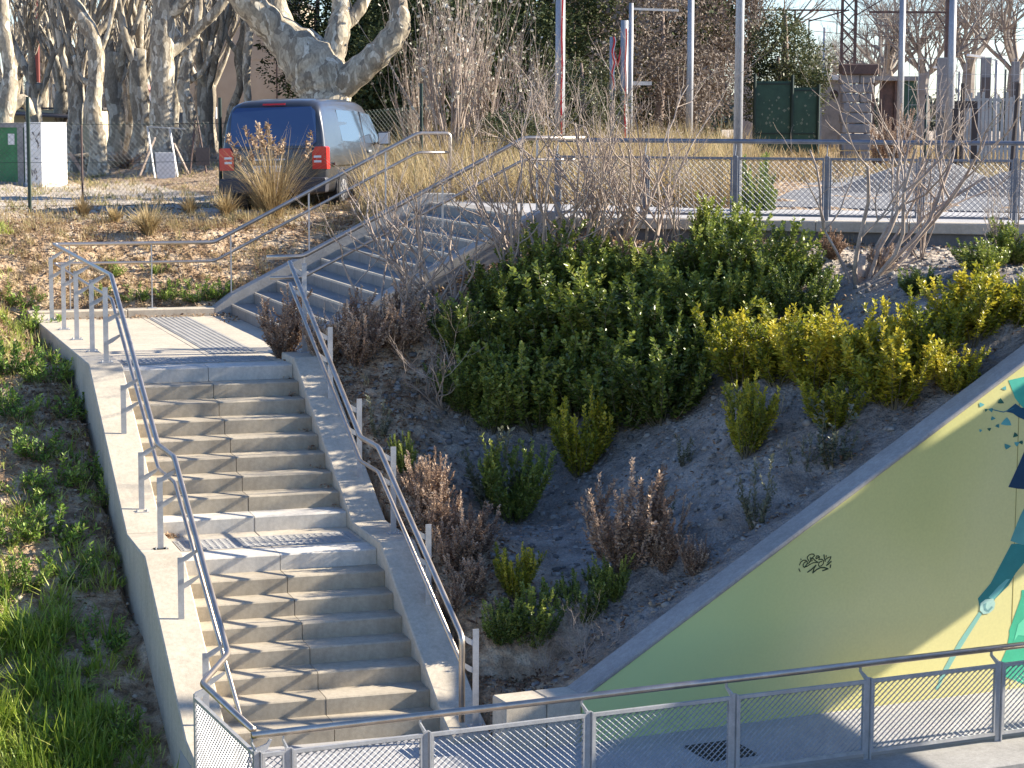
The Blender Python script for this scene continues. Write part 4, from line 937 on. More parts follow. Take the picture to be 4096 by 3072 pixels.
# the big plane tree behind the van
hand_tree(44, [[(700, 420, 150, 0), (702, 300, 125, 0), (700, 215, 112, 0), (690, 170, 130, 0), (660, 125, 120, 0), (600, 70, 78, 0), (545, 15, 66, -.3), (480, -60, 60, -.5), (400, -160, 50, -1)],
   [(655, 130, 70, .3), (610, 60, 62, .6), (590, 0, 52, .8), (560, -80, 44, 1)],
   [(700, 180, 90, 0), (716, 120, 62, 0), (730, 70, 54, 0), (738, 20, 42, .2), (728, -30, 38, .2), (700, -120, 34, .3)],
   [(735, 60, 34, .1), (768, 30, 30, .2), (790, -10, 28, .3), (800, -80, 24, .4)],
   [(712, 200, 80, 0), (760, 165, 64, -.2), (815, 118, 58, -.3), (858, 65, 52, -.3), (862, 20, 42, -.3), (850, -30, 38, -.2), (840, -110, 34, 0)],
   [(866, 70, 20, -.3), (876, 58, 24, -.35), (882, 48, 10, -.4)], [(600, 85, 30, .1), (640, 95, 34, .3), (668, 88, 30, .5)]],
   'huge pollarded plane tree with mottled bark and thick spreading limbs right behind the van', ends=[(400, -160, -1, 1), (560, -80, 1, 1), (700, -120, .3, 1), (840, -110, 0, 1)], base=(700, 400), sides=14)
hand_tree(52, [[(-4, 420, 66, 0), (0, 300, 50, 0), (14, 220, 46, 0), (22, 150, 30, 0), (6, 60, 32, 0), (0, -60, 30, 0)], [(16, 240, 26, 0), (50, 215, 26, .2), (70, 250, 18, .3)], [(20, 210, 40, 0), (-20, 180, 30, 0), (-60, 100, 30, 0)]],
   'pale plane tree trunk cut by the left picture edge behind the green cabinet', ends=[(0, -60, 0, 1)], base=(0, 400))
hand_tree(58, [[(214, 382, 60, 0), (212, 350, 42, 0), (210, 290, 36, 0), (200, 240, 38, 0), (206, 180, 34, 0), (208, 120, 36, 0), (196, 70, 34, 0), (160, 10, 32, 0), (120, -60, 28, 0)],
   [(204, 130, 20, 0), (222, 100, 12, 0), (240, 40, 10, 0), (250, -60, 8, 0)], [(203, 180, 22, 0), (176, 170, 12, 0), (160, 120, 9, 0)], [(205, 80, 16, .2), (240, 30, 14, .3), (255, -50, 12, .3)]],
   'leaning plane tree in front of the grove with a pale wooden prop against it', ends=[(120, -60, 0, .8), (250, -60, 0, .6)], base=(214, 385))
hand_tree(57, [[(345, 385, 70, 0), (348, 330, 56, 0), (350, 250, 52, 0), (352, 160, 50, 0), (350, 80, 52, 0), (356, 0, 50, 0), (350, -80, 46, 0)], [(358, 120, 30, 0), (392, 95, 24, .2), (430, 60, 22, .2), (470, 20, 22, .1), (520, -50, 18, .1)],
   [(350, 40, 34, 0), (390, 10, 30, -.1), (420, -40, 26, -.2)]],
   'dark thick plane tree trunk behind the leaning sign frames', ends=[(520, -50, .1, .7)], base=(346, 388))
hand_tree(60, [[(404, 385, 40, 0), (402, 330, 30, 0), (410, 250, 30, 0), (396, 190, 28, 0), (408, 120, 26, 0), (400, 110, 26, 0), (372, 60, 20, 0), (350, 20, 16, 0)], [(408, 130, 20, 0), (425, 60, 18, 0), (432, -30, 16, 0)], [(400, 180, 16, .2), (440, 150, 12, .2), (455, 90, 10, .3)]],
   'bright pale plane tree trunk right of the dark thick one', ends=[(432, -30, 0, .6)], base=(404, 388))
hand_tree(66, [[(482, 360, 34, 0), (492, 290, 24, 0), (500, 240, 20, 0), (520, 180, 18, 0), (515, 120, 20, 0), (530, 60, 22, 0), (520, -40, 20, 0)], [(518, 120, 14, 0), (490, 80, 10, 0), (480, 30, 8, 0)]],
   'slim leaning plane tree left of the van in front of the beige building', ends=[(520, -40, 0, .6)], base=(482, 362))
hand_tree(64, [[(536, 380, 26, 0), (537, 250, 17, 0), (532, 150, 18, 0), (538, 60, 20, 0), (530, -40, 16, 0)]], 'slim upright plane trunk just left of the van roof', ends=[(530, -40, 0, .6)], base=(536, 362))
# the grove behind: shared trunk meshes
def grove(seed):
    random.seed(seed); mb = MB(); h = random.uniform(2.0, 3.0); pts = []
    x = y = 0
    for i in range(6): pts.append((Vector((x, y, -.3+i*(h+.3)/5)), .23*(1.45-.4*min(i, 2) if i < 2 else .95)*random.uniform(.9, 1.12))); x += random.gauss(0, .06); y += random.gauss(0, .06)
    limb(mb, smooth_pts(pts, 3), 8); top = pts[-1][0]
    for k in range(random.randint(3, 5)):
        a = k*2.1+random.random(); t = random.uniform(.25, .6)
        branch_tree(mb, top-Vector((0, 0, random.uniform(0, .9))), (math.cos(a)*math.sin(t), math.sin(a)*math.sin(t), math.cos(t)), random.uniform(2.2, 3.2), .12, 3, 6, .16, .09, (2, 3), (.3, 1), .55, .72, .5, 6, .12)
    return mb.mesh('trunk', M['planeB'], smooth=True)
GV = [grove(70+i) for i in range(5)]
random.seed(12)
gl = [(95, 84), (122, 70), (145, 95), (165, 62), (178, 88), (243, 66), (262, 92), (278, 74), (296, 62), (318, 84), (332, 100), (376, 72), (430, 82), (445, 66), (60, 100), (40, 75), (110, 110), (200, 105), (228, 80), (250, 118), (306, 112), (362, 96), (388, 108), (412, 96), (456, 92), (468, 78), (72, 66), (134, 82), (285, 100), (345, 118), (150, 120), (20, 95)]
ords = ['left', 'second', 'third', 'fourth', 'fifth', 'sixth']
gl.sort()
for i, (u, d) in enumerate(gl):
    p = gnd(u, d); o = empty('plane_tree', tuple(p), random.uniform(0, 6.28), None, 'tree', 'plane trees of the grove at the left')
    q = 'at left edge' if u < 80 else 'behind the cream shed' if u < 175 else 'between leaning and dark trunks' if u < 345 else 'behind the bright pale trunk' if u < 440 else 'before the beige building'
    same = [g for g in gl if ((g[0] < 80), (80 <= g[0] < 175), (175 <= g[0] < 345), (345 <= g[0] < 440), (g[0] >= 440)) == ((u < 80), (80 <= u < 175), (175 <= u < 345), (345 <= u < 440), (u >= 440))]
    n = same.index((u, d)); nm = ['first', 'second', 'third', 'fourth', 'fifth', 'sixth', 'seventh', 'eighth', 'ninth', 'tenth', 'eleventh', 'twelfth'][n]
    o['label'] = f'{nm} grove plane tree from the left, {q}'
    s = random.uniform(.85, 1.2); o.scale = (s, s, s); link('trunk', GV[i % 5], o)
# evergreen and bushy trees
def crown_mesh(seed, rx, rz, n, L, mat, clumps=60, tb=(.1, .8), flat_=1.0):
    r = np.random.default_rng(seed); c = unit(r.normal(size=(clumps, 3)))*r.uniform(.35, 1, (clumps, 1))**.6*[rx, rx, rz]
    ci = r.integers(0, clumps, n); cs = r.uniform(.16, .42, clumps)*rx
    P = c[ci]+unit(r.normal(size=(n, 3)))*(r.uniform(.2, 1, (n, 1))**.5)*cs[ci][:, None]
    tc = r.uniform(tb[0], tb[1], clumps)
    D = unit(P-c[ci])+r.normal(size=(n, 3))*.5; V, Q = leaves(P, D, unit(r.normal(size=(n, 3))+[0, 0, .8]), L*r.uniform(.6, 1.3, n), L*.5*r.uniform(.6, 1.2, n), .1)
    return npmesh('crown', V, Q, np.repeat(np.clip(tc[ci]+r.normal(size=n)*.14, 0, 1), 2), mat)
CE = [crown_mesh(1+i, 2.2, 3.2, 15000, .15, M['leafE'], 90) for i in range(2)]
CB = [crown_mesh(8, 2.0, 2.6, 9000, .12, leafmat('leaf_rusty_twiggy', [(.07,.05,.04),(.13,.10,.08),(.20,.16,.13),(.28,.24,.2)], .8, .2, .1), 70, (.1, .9))]
CO = [crown_mesh(9, 1.4, 1.6, 9000, .10, leafmat('leaf_olive', [(.03,.045,.018),(.06,.08,.03),(.11,.12,.05),(.22,.21,.11)], .5, .4, .2), 60)]
def trunkmesh():
    mb = MB(); mb.tube([(0, 0, -4), (.1, 0, -2), (0, .1, 0), (0, 0, 1.5)], [.2, .15, .1, .04], 7); return mb.mesh('trunk', M['twig_b'], smooth=True)
TM = trunkmesh()
def etree(kind, u, v, dep, s, sz, label, name='evergreen_tree', cat='tree', group=None):
    p = tuv(u, v, dep); me = {'E': CE, 'B': CB, 'O': CO}[kind]; o = empty(name, tuple(p), random.uniform(0, 6.28), label, cat, group); o.scale = (s, s, s*sz)
    link('crown', me[int(u) % len(me)], o); t = link('trunk', TM, o); return o
random.seed(3)
EV = [(850, 90, 62, 1.0, 1.0, 'dark evergreen tree right behind the big plane tree, left one'), (930, 160, 58, 1.0, .9, 'dark evergreen tree directly right of the big plane tree'), (900, 0, 70, 1.3, 1.0, 'tall evergreen tree rising between the limbs of the plane tree'),
      (1010, 40, 66, 1.2, 1.1, 'tall dark evergreen tree behind the budding shrub'), (1110, 150, 60, .9, .8, 'dark evergreen tree in shade behind the budding shrub, right one'), (1120, 10, 70, 1.3, 1.0, 'tall evergreen tree left of the red and white taped pole'),
      (1240, 130, 64, .9, .8, 'dark evergreen tree right of the red and white taped pole'), (1260, 20, 74, 1.3, 1.0, 'tall evergreen tree behind the taped pole'), (1380, 60, 72, 1.2, 1.0, 'evergreen tree behind the pole with short cross arms'),
      (690, 40, 66, .9, .8, 'evergreen seen through the fork of the big plane tree'), (1440, 10, 78, 1.1, 1.1, 'evergreen tree at the right end of the dark belt'), (790, 190, 58, .8, .8, 'low dark evergreen beside the van roof')]
for u, v, d, s, sz, lb in EV: etree('E', u, v, d, s, sz, lb, group='dark evergreen trees behind the van')
for u, v, d, s, sz, lb in [(1330, -10, 66, 1.0, 1.0, 'reddish grey leafless thicket above the taped poles'), (1430, 130, 62, 1.0, 1.0, 'reddish grey leafless thicket left of the slim grey pole'), (1490, 60, 72, .95, 1.3, 'reddish grey leafless thicket behind the tall light pole'),
      (1500, 170, 66, .6, .7, 'small grey thicket left of the tall light pole'), (1560, -30, 74, .75, 1.2, 'leafless thicket at the right end of the belt, against the sky')]: etree('B', u, v, d, s, sz, lb, 'leafless_thicket', 'thicket', 'leafless thickets in the belt')
etree('O', 1695, 130, 78, 1.15, .95, 'dark olive green bush rising above the green panels', 'evergreen_bush', 'bush')
etree('O', 1680, 190, 78, 1.25, .6, 'lower part of the dark bush right behind the green panels', 'evergreen_bush', 'bush')
etree('O', 1255, 215, 54, .75, .8, 'pale olive shrub between the taped poles in the tall dry grass', 'olive_shrub', 'shrub'); etree('O', 1100, 285, 44, .5, .5, 'small olive shrub in the dry grass left of the first taped pole', 'olive_shrub', 'shrub')
etree('O', 100, 190, 120, .9, .6, 'small green palm-like tree behind the cream shed', 'evergreen_tree', 'tree'); etree('O', 288, 160, 120, .6, .6, 'green tree top seen between the grove trunks', 'evergreen_tree', 'tree')
# far wood closing the horizon
FWc = []
for i in range(34):
    pass
P = []; r = np.random.default_rng(44)
for u in np.arange(-300, 2600, 22):
    dd = 230+r.uniform(-30, 50); p = at(u, 245, dd); P.append((p.x, p.y, 4.2, r.uniform(2.0, 4.5) if u < 1500 else r.uniform(1.6, 3.4)))
V_, Q_, T_ = [], [], []; off = 0
for x, y, z, h in P:
    n = 420; c = np.array([x, y, z+h*.5])+r.normal(size=(n, 3))*[1.9, 1.9, h*.32]; v, q = leaves(c, unit(r.normal(size=(n, 3))), unit(r.normal(size=(n, 3))), r.uniform(.3, .8, n), r.uniform(.2, .5, n), .1)
    V_.append(v); Q_.append(q+off); off += len(v); T_.append(np.repeat(np.clip(r.normal(size=n)*.2+.4, 0, 1), 2))
tag(link('far_wood', npmesh('far_wood', np.concatenate(V_), np.concatenate(Q_), np.concatenate(T_), leafmat('leaf_far', [(.06,.07,.05),(.11,.11,.08),(.17,.15,.12)], .8, .2, 0))), 'low hazy wood along the horizon', 'wood', None, 'stuff')
# bare pollarded trees at the right
def pollard(seed):
    random.seed(seed); mb = MB(); pts = [(Vector((random.gauss(0, .04), random.gauss(0, .04), -.3+i*.65)), .34-.02*i) for i in range(6)]; limb(mb, smooth_pts(pts, 3), 8)
    for k in range(7):
        a = k*.95+random.random(); t = random.uniform(.3, .95)
        branch_tree(mb, pts[-1][0]-Vector((0, 0, random.uniform(0, .6))), (math.cos(a)*math.sin(t), math.sin(a)*math.sin(t), math.cos(t)), random.uniform(2.4, 3.4), .10, 4, 5, .08, .12, (3, 5), (.2, 1), .75, .62, .42, 5)
    return mb.mesh('trunk', M['twig_far'])
PO = [pollard(91), pollard(92), pollard(93)]
for i, (u, d, s, lb) in enumerate([(1915, 112, 1.25, 'bare pollarded tree with twin trunks behind the green door'), (1990, 105, 1.15, 'bare spreading tree behind the tall lamp pole at the right'), (2090, 118, 1.4, 'bare fan shaped tree near the right picture edge'), (2190, 108, 1.3, 'bare tree at the right picture edge'),
      (1880, 125, 1.0, 'small bare tree right of the lattice pylon'), (1780, 130, .9, 'small bare tree left of the lattice pylon'), (1610, 100, 1.2, 'bare tree behind the tall light pole against the sky')]):
    p = gnd(u, d); o = empty('bare_tree', tuple(p), i*1.1, lb, 'tree', 'bare pollarded trees at the right'); o.scale = (s, s, s); link('trunk', PO[i % 3], o)
# budding tall shrub (pale dots) right of the plane tree
random.seed(8); mb = MB()
for i in range(26):
    a = random.uniform(0, 6.28); t = random.uniform(.05, .5); branch_tree(mb, (0, 0, 0), (math.cos(a)*math.sin(t), math.sin(a)*math.sin(t), math.cos(t)), random.uniform(1.6, 2.6), .022, 3, 5, .12, .07, (2, 3), (.3, 1), .4, .55, .5, 4)
tall = mb.mesh('branches', M['twig']); V4 = np.array(mb.v); sel = V4[(V4[:, 2] > .9)][::26]
D = rdir(len(sel), .5); bv, bq = leaves(sel, D, rdir(len(sel)), np.full(len(sel), .085), np.full(len(sel), .055), .3)
bud = npmesh('seed_heads', bv, bq, np.repeat(RNG.uniform(.2, 1, len(sel)), 2), leafmat('pale_buds', [(.30,.27,.2),(.45,.42,.34),(.62,.60,.52)], .7, .2, .2))
for u, v, d, s, lb in [(975, 330, 44, 1.15, 'tall shrub with pale seed heads right of the plane tree'), (905, 340, 46, .9, 'shrub with pale seed heads close to the van mirror'), (1045, 330, 47, 1.1, 'shrub with pale seed heads left of the first taped pole'), (1150, 300, 50, .8, 'twiggy shrub just left of the first taped pole')]:
    p = gnd(u, d); o = empty('budding_shrub', tuple(p), random.uniform(0, 6), lb, 'shrub'); o.scale = (s, s, s); link('branches', tall, o); link('seed_heads', bud, o)['kind'] = 'stuff'
# tall dry grass beyond the upper path
def field(n, u0, u1, d0, d1, seed, dens=None):
    r = np.random.default_rng(seed); out = []
    while len(out) < n:
        u = r.uniform(u0, u1); d = r.uniform(d0, d1); p = at(u, 245, d)
        if (Vector((p.x, p.y, 0))-K0).dot(KN) < 3.4 and p.x > 3.6: continue
        if dens and r.random() > dens(u, d): continue
        out.append((p.x, p.y, gz(p.x, p.y)))
    return np.array(out)
A = field(2600, 800, 1640, 33, 56, 61); B = field(1400, 900, 1600, 42, 60, 62); Cc = field(700, 1640, 2260, 44, 90, 63)
stuff('tall_dry_grass', [tufts(A, 20, .75, .016, .30, 1.6, (.25, .85)), tufts(B, 16, 1.0, .018, .3, 2.0, (.3, .8)), tufts(Cc, 14, .5, .02, .35, 1.2, (.1, .8))], M['grassD'], 'tall tan dry grass beyond the upper path', 'dry grass')
D1 = field(900, 0, 820, 36, 60, 64); stuff('verge_grass', [tufts(D1, 12, .16, .014, .2, .8, (.2, 1.0))], M['grassD'], 'sparse dry grass on the gravel lane by the grove', 'dry grass')
# tufts along the wire fence and the big dry tuft in front of the van
def tuft_obj(u, v, h, n, mat, label, spread=.5, tint=(.2, .8), dep=None, name='grass_tuft'):
    p = hit(u, v) if dep is None else gnd(u, dep); dd = (p-CAM).dot(FW); H = h*px2m(dd)
    V, Q, T = tufts(np.zeros((1, 3)), n, 1.0, .014/H, .12, 1.5*(1-spread)+.5, tint); z_ = V[:, 2].max(); V = V*(H*1.15/z_); return tag(link(name, npmesh('blades', V, Q, T, mat)), label, 'grass tuft', 'dry grass tufts along the wire fence'), p
for u, v, h, n, lb in [(590, 470, 185, 400, 'large tan grass clump with seed plumes in front of the van'), (320, 508, 75, 360, 'wide yellow grass clump above the back handrail'), (180, 470, 50, 220, 'grass clump left of the wide yellow one under the fence'), (490, 470, 65, 260, 'grass clump right of the wide yellow one near the fence post'),
                       (410, 465, 45, 180, 'small dark grass clump between two larger ones under the fence'), (560, 455, 60, 240, 'low grass clump at the foot of the plumed one'), (660, 440, 70, 220, 'dry grass clump at the right of the plumed one'), (250, 480, 35, 160, 'small grass clump just left of the wide yellow one'), (780, 395, 60, 200, 'dry clump under the van beside the handrail')]:
    o, p = tuft_obj(u, v, h, n, M['grassD'], lb); o.location = p
    if h == 185:
        mb = MB(); random.seed(4); pv = []
        for i in range(16):
            a = random.uniform(0, 6.28); t = random.uniform(.1, .6); L = random.uniform(1.1, 1.75); d = Vector((math.cos(a)*math.sin(t), math.sin(a)*math.sin(t), math.cos(t)))
            mb.tube([(0, 0, 0), d*L*.6, d*L*1.0+Vector((0, 0, -.06))], [.006, .005, .003], 4)
            for k in range(34): pv.append(d*L*random.uniform(.84, 1.02)+Vector([random.gauss(0, .022) for _ in range(3)]))
        mb.build('plume_stems', M['twig'], o); pv = np.array(pv); v_, q_ = leaves(pv, rdir(len(pv), .8), rdir(len(pv)), np.full(len(pv), .07), np.full(len(pv), .03), .2)
        link('plumes', npmesh('plumes', v_, q_, np.repeat(RNG.uniform(.4, 1, len(pv)), 2), M['litter']), o)['kind'] = 'stuff'

# ---- wire fence at the lane
wf = empty('wire_fence', (0, 0, 0), 0, 'chain link fence with dark green posts between the bank and the gravel lane', 'fence')
fp = [(-330, 36.2), (60, 36.6), (475, 38.2), (910, 41.5)]; fq = [gnd(u, d) for u, d in fp]
for i, p in enumerate(fq):
    m = MB(); h = 1.95; m.tube([p+Vector((0, 0, -.2)), p+Vector((0, 0, h))], .032, 8); m.build('post', M['dgreen'], wf)
for k, (u, d) in enumerate([(175, 37), (660, 39.5)]):
    p = gnd(u, d); m = MB(); m.tube([p+Vector((0, 0, -.1)), p+Vector((0, 0, 1.5))], .018, 6); m.build('thin_post', M['iron'], wf)
m = MB(); mt = MB()
for a, b in zip(fq, fq[1:]):
    L = (b-a).length; n = int(L/.09); H = 1.5
    for h in (.12, .85, 1.5): mt.tube([a+Vector((0, 0, h)), (a+b)/2+Vector((0, 0, h-.02)), b+Vector((0, 0, h))], .004, 4)
    D_ = (b-a)/L; k = int(H/.045)
    for i in range(n+int(H/.045/2)):
        for s in (1, -1):
            x0 = i*.09-(0 if s > 0 else 0); c = []
            z0, x1 = 0, x0
            xa, xb = (x0-H, x0) if s > 0 else (x0, x0-H)
            za, zb = 0, H
            # clip to the bay
            def clip(xa, za, xb, zb):
                if xa == xb: return None
                t0, t1 = 0, 1
                for lim, sg in ((0, 1), (L, -1)):
                    fa, fb = sg*(xa-lim), sg*(xb-lim)
                    if fa < 0 and fb < 0: return None
                    if fa < 0: t0 = max(t0, fa/(fa-fb))
                    if fb < 0: t1 = min(t1, fa/(fa-fb))
                return (t0, t1) if t1 > t0 else None
            c = clip(xa, za, xb, zb)
            if not c: continue
            p0 = a+D_*(xa+(xb-xa)*c[0])+Vector((0, 0, .03+H*c[0]+(b.z-a.z)*(xa+(xb-xa)*c[0])/L*0)); p1 = a+D_*(xa+(xb-xa)*c[1])+Vector((0, 0, .03+H*c[1]))
            m.tube([p0, p1], .0022, 3, caps=False)
mt.build('tension_wire', M['dgreen'], wf); o = m.build('wire_netting', flat('netting_wire', (.10, .11, .10), .5, .3), wf); o['kind'] = 'stuff'

# ---- van
def build_van():
    k = 37.2; rc = at(593, 330, k); base = Vector((rc.x, rc.y, 0)); base.z = 4.08
    vr = empty('parked_van', tuple(base), 0, 'dark blue grey van parked nose away behind the fence, rear window blue', 'van')
    az = R(29.5)                               # heading clockwise from +Y
    vr.rotation_euler = (0, R(-1.6), -az)
    # local frame: x to the right of the van, y forward, z up; the rear face at y=0
    prof = [ # y, z_top, half width at belt, roof half width, z of bottom
        (0.00, 1.02, .90, .86, .34), (.03, 1.10, .925, .87, .30), (.09, 1.60, .94, .84, .28), (.17, 1.86, .945, .80, .28), (.34, 1.94, .95, .78, .28), (1.0, 1.965, .952, .78, .28), (2.2, 1.96, .952, .78, .28),
        (3.0, 1.93, .95, .77, .28), (3.35, 1.86, .945, .75, .28), (3.75, 1.55, .94, .74, .28), (4.12, 1.22, .93, .76, .28), (4.55, 1.02, .90, .78, .30), (4.85, .78, .84, .74, .34), (4.9, .6, .78, .7, .36)]
    def sect(y, zt, wb, wr, zb):
        belt = min(1.05, zt-.02)
        pts = [(wb-.06, zb), (wb-.01, zb+.10), (wb, .62), (wb-.004, belt*.93)]
        if zt > 1.15: pts += [(wb-.02, belt), (wb-(wb-wr)*.55, belt+(zt-belt)*.55), (wr+.01, zt-.13), (wr-.05, zt-.035), (wr*.6, zt-.004), (0, zt)]
        else: pts += [(wb-.03, zt-.02), (wb-.06, zt-.008), (wb-.1, zt), (wb-.2, zt+.003), (wb*.5, zt+.006), (0, zt+.008)]
        return pts
    V = []; n = 0
    for s in prof:
        p = sect(*s); full = [(x, z) for x, z in p]+[(-x, z) for x, z in reversed(p[:-1])]; n = len(full); V += [(x, s[0], z) for x, z in full]
    F = [(i*n+j, i*n+j+1, (i+1)*n+j+1, (i+1)*n+j) for i in range(len(prof)-1) for j in range(n-1)]+[tuple(range(n-1, -1, -1)), tuple((len(prof)-1)*n+j for j in range(n))]
    F += [(i*n+n-1, i*n, (i+1)*n, (i+1)*n+n-1) for i in range(len(prof)-1)]
    m = MB(); m.add(V, F); pm = noisy('van_paint_blue_grey', [(.05,.053,.06),(.07,.073,.08)], 2, .32, 0, metal=.5, fine=.04, fscale=300); pm.node_tree.nodes['Principled BSDF'].inputs['Coat Weight'].default_value = .6
    b = m.build('body', pm, vr, smooth=True, fix=True); bv = b.modifiers.new('smooth', 'SUBSURF'); bv.levels = bv.render_levels = 1
    gm = flat('rear_glass', (.015, .04, .13), .10, 0, .9)
    def rear(x, z, out=.012):                  # point just outside the rear face
        y = lerp_tab(z, [(.3, .03), (1.0, .0), (1.10, .03), (1.60, .09), (1.86, .17), (1.94, .34)]); return (x, y-out, z)
    def panel(name, pts, mat, th=.008): 
        m = MB(); N_ = len(pts); a = [Vector(p) for p in pts]; nn = Vector((0, 1, 0)); m.add(a+[p+nn*th for p in a], [tuple(range(N_))]+[(i, (i+1) % N_, N_+(i+1) % N_, N_+i) for i in range(N_)]); return m.build(name, mat, vr, fix=True)
    panel('rear_window', [rear(x, z, .022) for x, z in [(-.77, 1.20), (-.70, 1.14), (.70, 1.14), (.77, 1.20), (.74, 1.72), (.66, 1.80), (-.66, 1.80), (-.74, 1.72)]], gm)
    panel('brake_light', [rear(x, z, .02) for x, z in [(-.2, 1.835), (.2, 1.835), (.2, 1.865), (-.2, 1.865)]], M['red'])
    seam = M['cap']; panel('door_seam', [rear(x, z, .014) for x, z in [(-.82, 1.085), (.82, 1.085), (.82, 1.097), (-.82, 1.097)]], seam)
    pl = panel('number_plate', [rear(x, z, .02) for x, z in [(-.36, .70), (.16, .70), (.16, .81), (-.36, .81)]], M['white'])
    cu = bpy.data.curves.new('plate_text', 'FONT'); cu.body = 'L-Z93'; cu.size = .11; cu.extrude = .001; t = bpy.data.objects.new('plate_text', cu); C.objects.link(t); t.parent = pl; t.location = (-.31, -.024, .715); t.rotation_euler = (R(90), 0, 0); t.data.materials.append(M['cap']); bpy.context.view_layer.update(); tm = bpy.data.meshes.new_from_object(t); bpy.data.objects.remove(t); t = link('plate_text', tm, pl); t.location = (-.31, -.024, .715); t.rotation_euler = (R(90), 0, 0)
    panel('plate_trim', [rear(x, z, .03) for x, z in [(-.42, .90), (.22, .90), (.22, .93), (-.42, .93)]], M['white'])
    for s in (-1, 1):
        m = MB(); z0, z1 = .74, 1.12
        x0, x1 = (.70, .955)
        pts = [(x0, z0), (x1, z0), (x1+.0, z1-.02), (x1-.03, z1), (x0+.06, z1), (x0, z1-.1)]
        m.prism(pts, lambda a, b_: (s*a, -.022, b_), lambda a, b_: (s*a, .17, b_)); tl = m.build('tail_light', flat('tail_light_red', (.60, .02, .02), .2, 0, .6), vr, fix=True)
        m = MB(); 
        for zc in (.87, .95): m.box(min(s*.73, s*.86), max(s*.73, s*.86), -.030, -.023, zc-.018, zc+.018)
        m.build('lens', M['tape_w'], tl)
    m = MB(); m.prism([(-.93, .34), (.93, .34), (.95, .50), (.94, .60), (-.94, .60), (-.95, .50)], lambda a, b_: (a, -.09, b_), lambda a, b_: (a, .14, b_)); o = m.build('bumper', flat('bumper_plastic', (.05, .05, .06), .5), vr, fix=True); bevel(o, .03, 2)
    def sidew(y, z, out=.012):                 # outside of the right flank
        zt = lerp_tab(y, [(a, c) for a, c, *_ in prof]); wb, wr = .95, .78; belt = 1.05
        x = wb-.004 if z < belt else lerp_tab(z, [(belt, wb-.02), (belt+(1.96-belt)*.55, wb-(wb-wr)*.55), (1.83, wr+.01)]); return x+out
    for name, pts in (('side_window', [(1.15, 1.20), (2.55, 1.16), (2.55, 1.72), (1.12, 1.74)]), ('side_window', [(2.66, 1.15), (3.72, 1.12), (3.62, 1.28), (3.28, 1.66), (2.66, 1.71)])):
        for s in (1, -1):
            m = MB(); m.add([(s*sidew(y, z, .006), y, z) for y, z in pts]+[(s*(sidew(y, z)-.03), y, z) for y, z in pts], [tuple(range(len(pts)))]+[(i, (i+1) % len(pts), len(pts)+(i+1) % len(pts), len(pts)+i) for i in range(len(pts))])
            m.build(name, flat('side_glass', (.05, .07, .10), .05, 0, .8) if name else gm, vr, fix=True)
    m = MB(); 
    for s in (1, -1): m.obox((s*1.0, 2.2, .82), (.006, 0, 0), (0, 1.9, 0), (0, 0, .03))
    m.build('side_trim', pm, vr)
    for s in (1, -1):
        m = MB(); m.obox((s*1.08, 3.42, 1.22), (.11, 0, 0), (0, .05, 0), (0, 0, .12)); m.bar((s*.93, 3.45, 1.12), (s*1.0, 3.42, 1.16), .05, .05); o = m.build('mirror', flat('mirror_black', (.03, .03, .035), .4), vr); bevel(o, .03, 2)
        m = MB(); m.obox((s*1.08, 3.366, 1.22), (.09, 0, 0), (0, .003, 0), (0, 0, .10)); m.build('mirror_glass', M['tape_w'], o)
        m = MB(); m.obox((s*.965, 2.75, 1.0), (.02, 0, 0), (0, .10, 0), (0, 0, .015)); m.build('door_handle', M['pole'], vr)
    for s in (1, -1):
        for y in (.95, 3.95):
            m = MB(); m.tube([(s*.70, y, .33), (s*.965, y, .33)], [.335, .335], 24); w = m.build('wheel', flat('tyre', (.03, .03, .032), .85), vr, fix=True)
            m = MB(); m.tube([(s*.955, y, .33), (s*.972, y, .33)], .215, 16); 
            for q in range(5): a = q*2*PI/5; m.bar((s*.978, y, .33), (s*.978, y+.2*math.cos(a), .33+.2*math.sin(a)), .05, .02, (1, 0, 0))
            m.build('rim', M['pole'], w)
            arc = [(y+.40*math.cos(a), .33+.40*math.sin(a)) for a in np.linspace(-.15, PI+.15, 14)]; m = MB(); m.tube([(s*.945, a, b_) for a, b_ in arc], .022, 6); m.build('wheel_arch', flat('arch_shadow', (.02, .02, .025), .7), vr)
    return vr
build_van()

# ---- things on the left beyond the fence
def bobj(name, u, dep, rz, label, cat, group=None): p = gnd(u, dep); return empty(name, tuple(p), rz, label, cat, group)
LR = math.radians(-18.4)
cb = bobj('green_cabinet', 0, 50, LR-.25, 'green container with grey frame and a white graffitied side at the left edge', 'container'); W_ = .62
m = MB(); m.box(-1.8, W_-.02, -.02, 1.2, .10, 1.34); m.build('green_panel', noisy('cabinet_green', [(.02,.12,.04),(.05,.20,.08)], 2, .5, 0), cb)
m = MB(); m.box(-1.83, W_+.02, -.06, 1.24, 1.342, 1.44); m.box(-1.83, W_+.02, -.06, 1.24, -.02, .098); m.box(W_-.18, W_-.03, -.05, -.022, .10, 1.34); m.build('frame', M['wgrey'], cb)
m = MB(); m.box(W_+.02, W_+.44, -.08, 1.22, -.02, 1.46); m.build('side_panel', M['white'], cb)
m = MB(); random.seed(2)
for i in range(10):
    x = W_+.08+random.random()*.3; z = .15+random.random()*1.1; q = [(x+random.uniform(-.06, .06), -.085, z+random.uniform(-.09, .09)) for _ in range(4)]; m.tube(q, .009, 4)
m.build('graffiti', flat('graffiti_grey', (.12, .1, .1), .6), cb)
m = MB(); m.box(W_-.42, W_-.26, -.03, -.021, .95, 1.2); m.build('notice', M['white'], cb)
sh = bobj('cream_shed', 112, 70, LR, 'low cream rendered shed with a broken canopy behind the green container', 'shed')
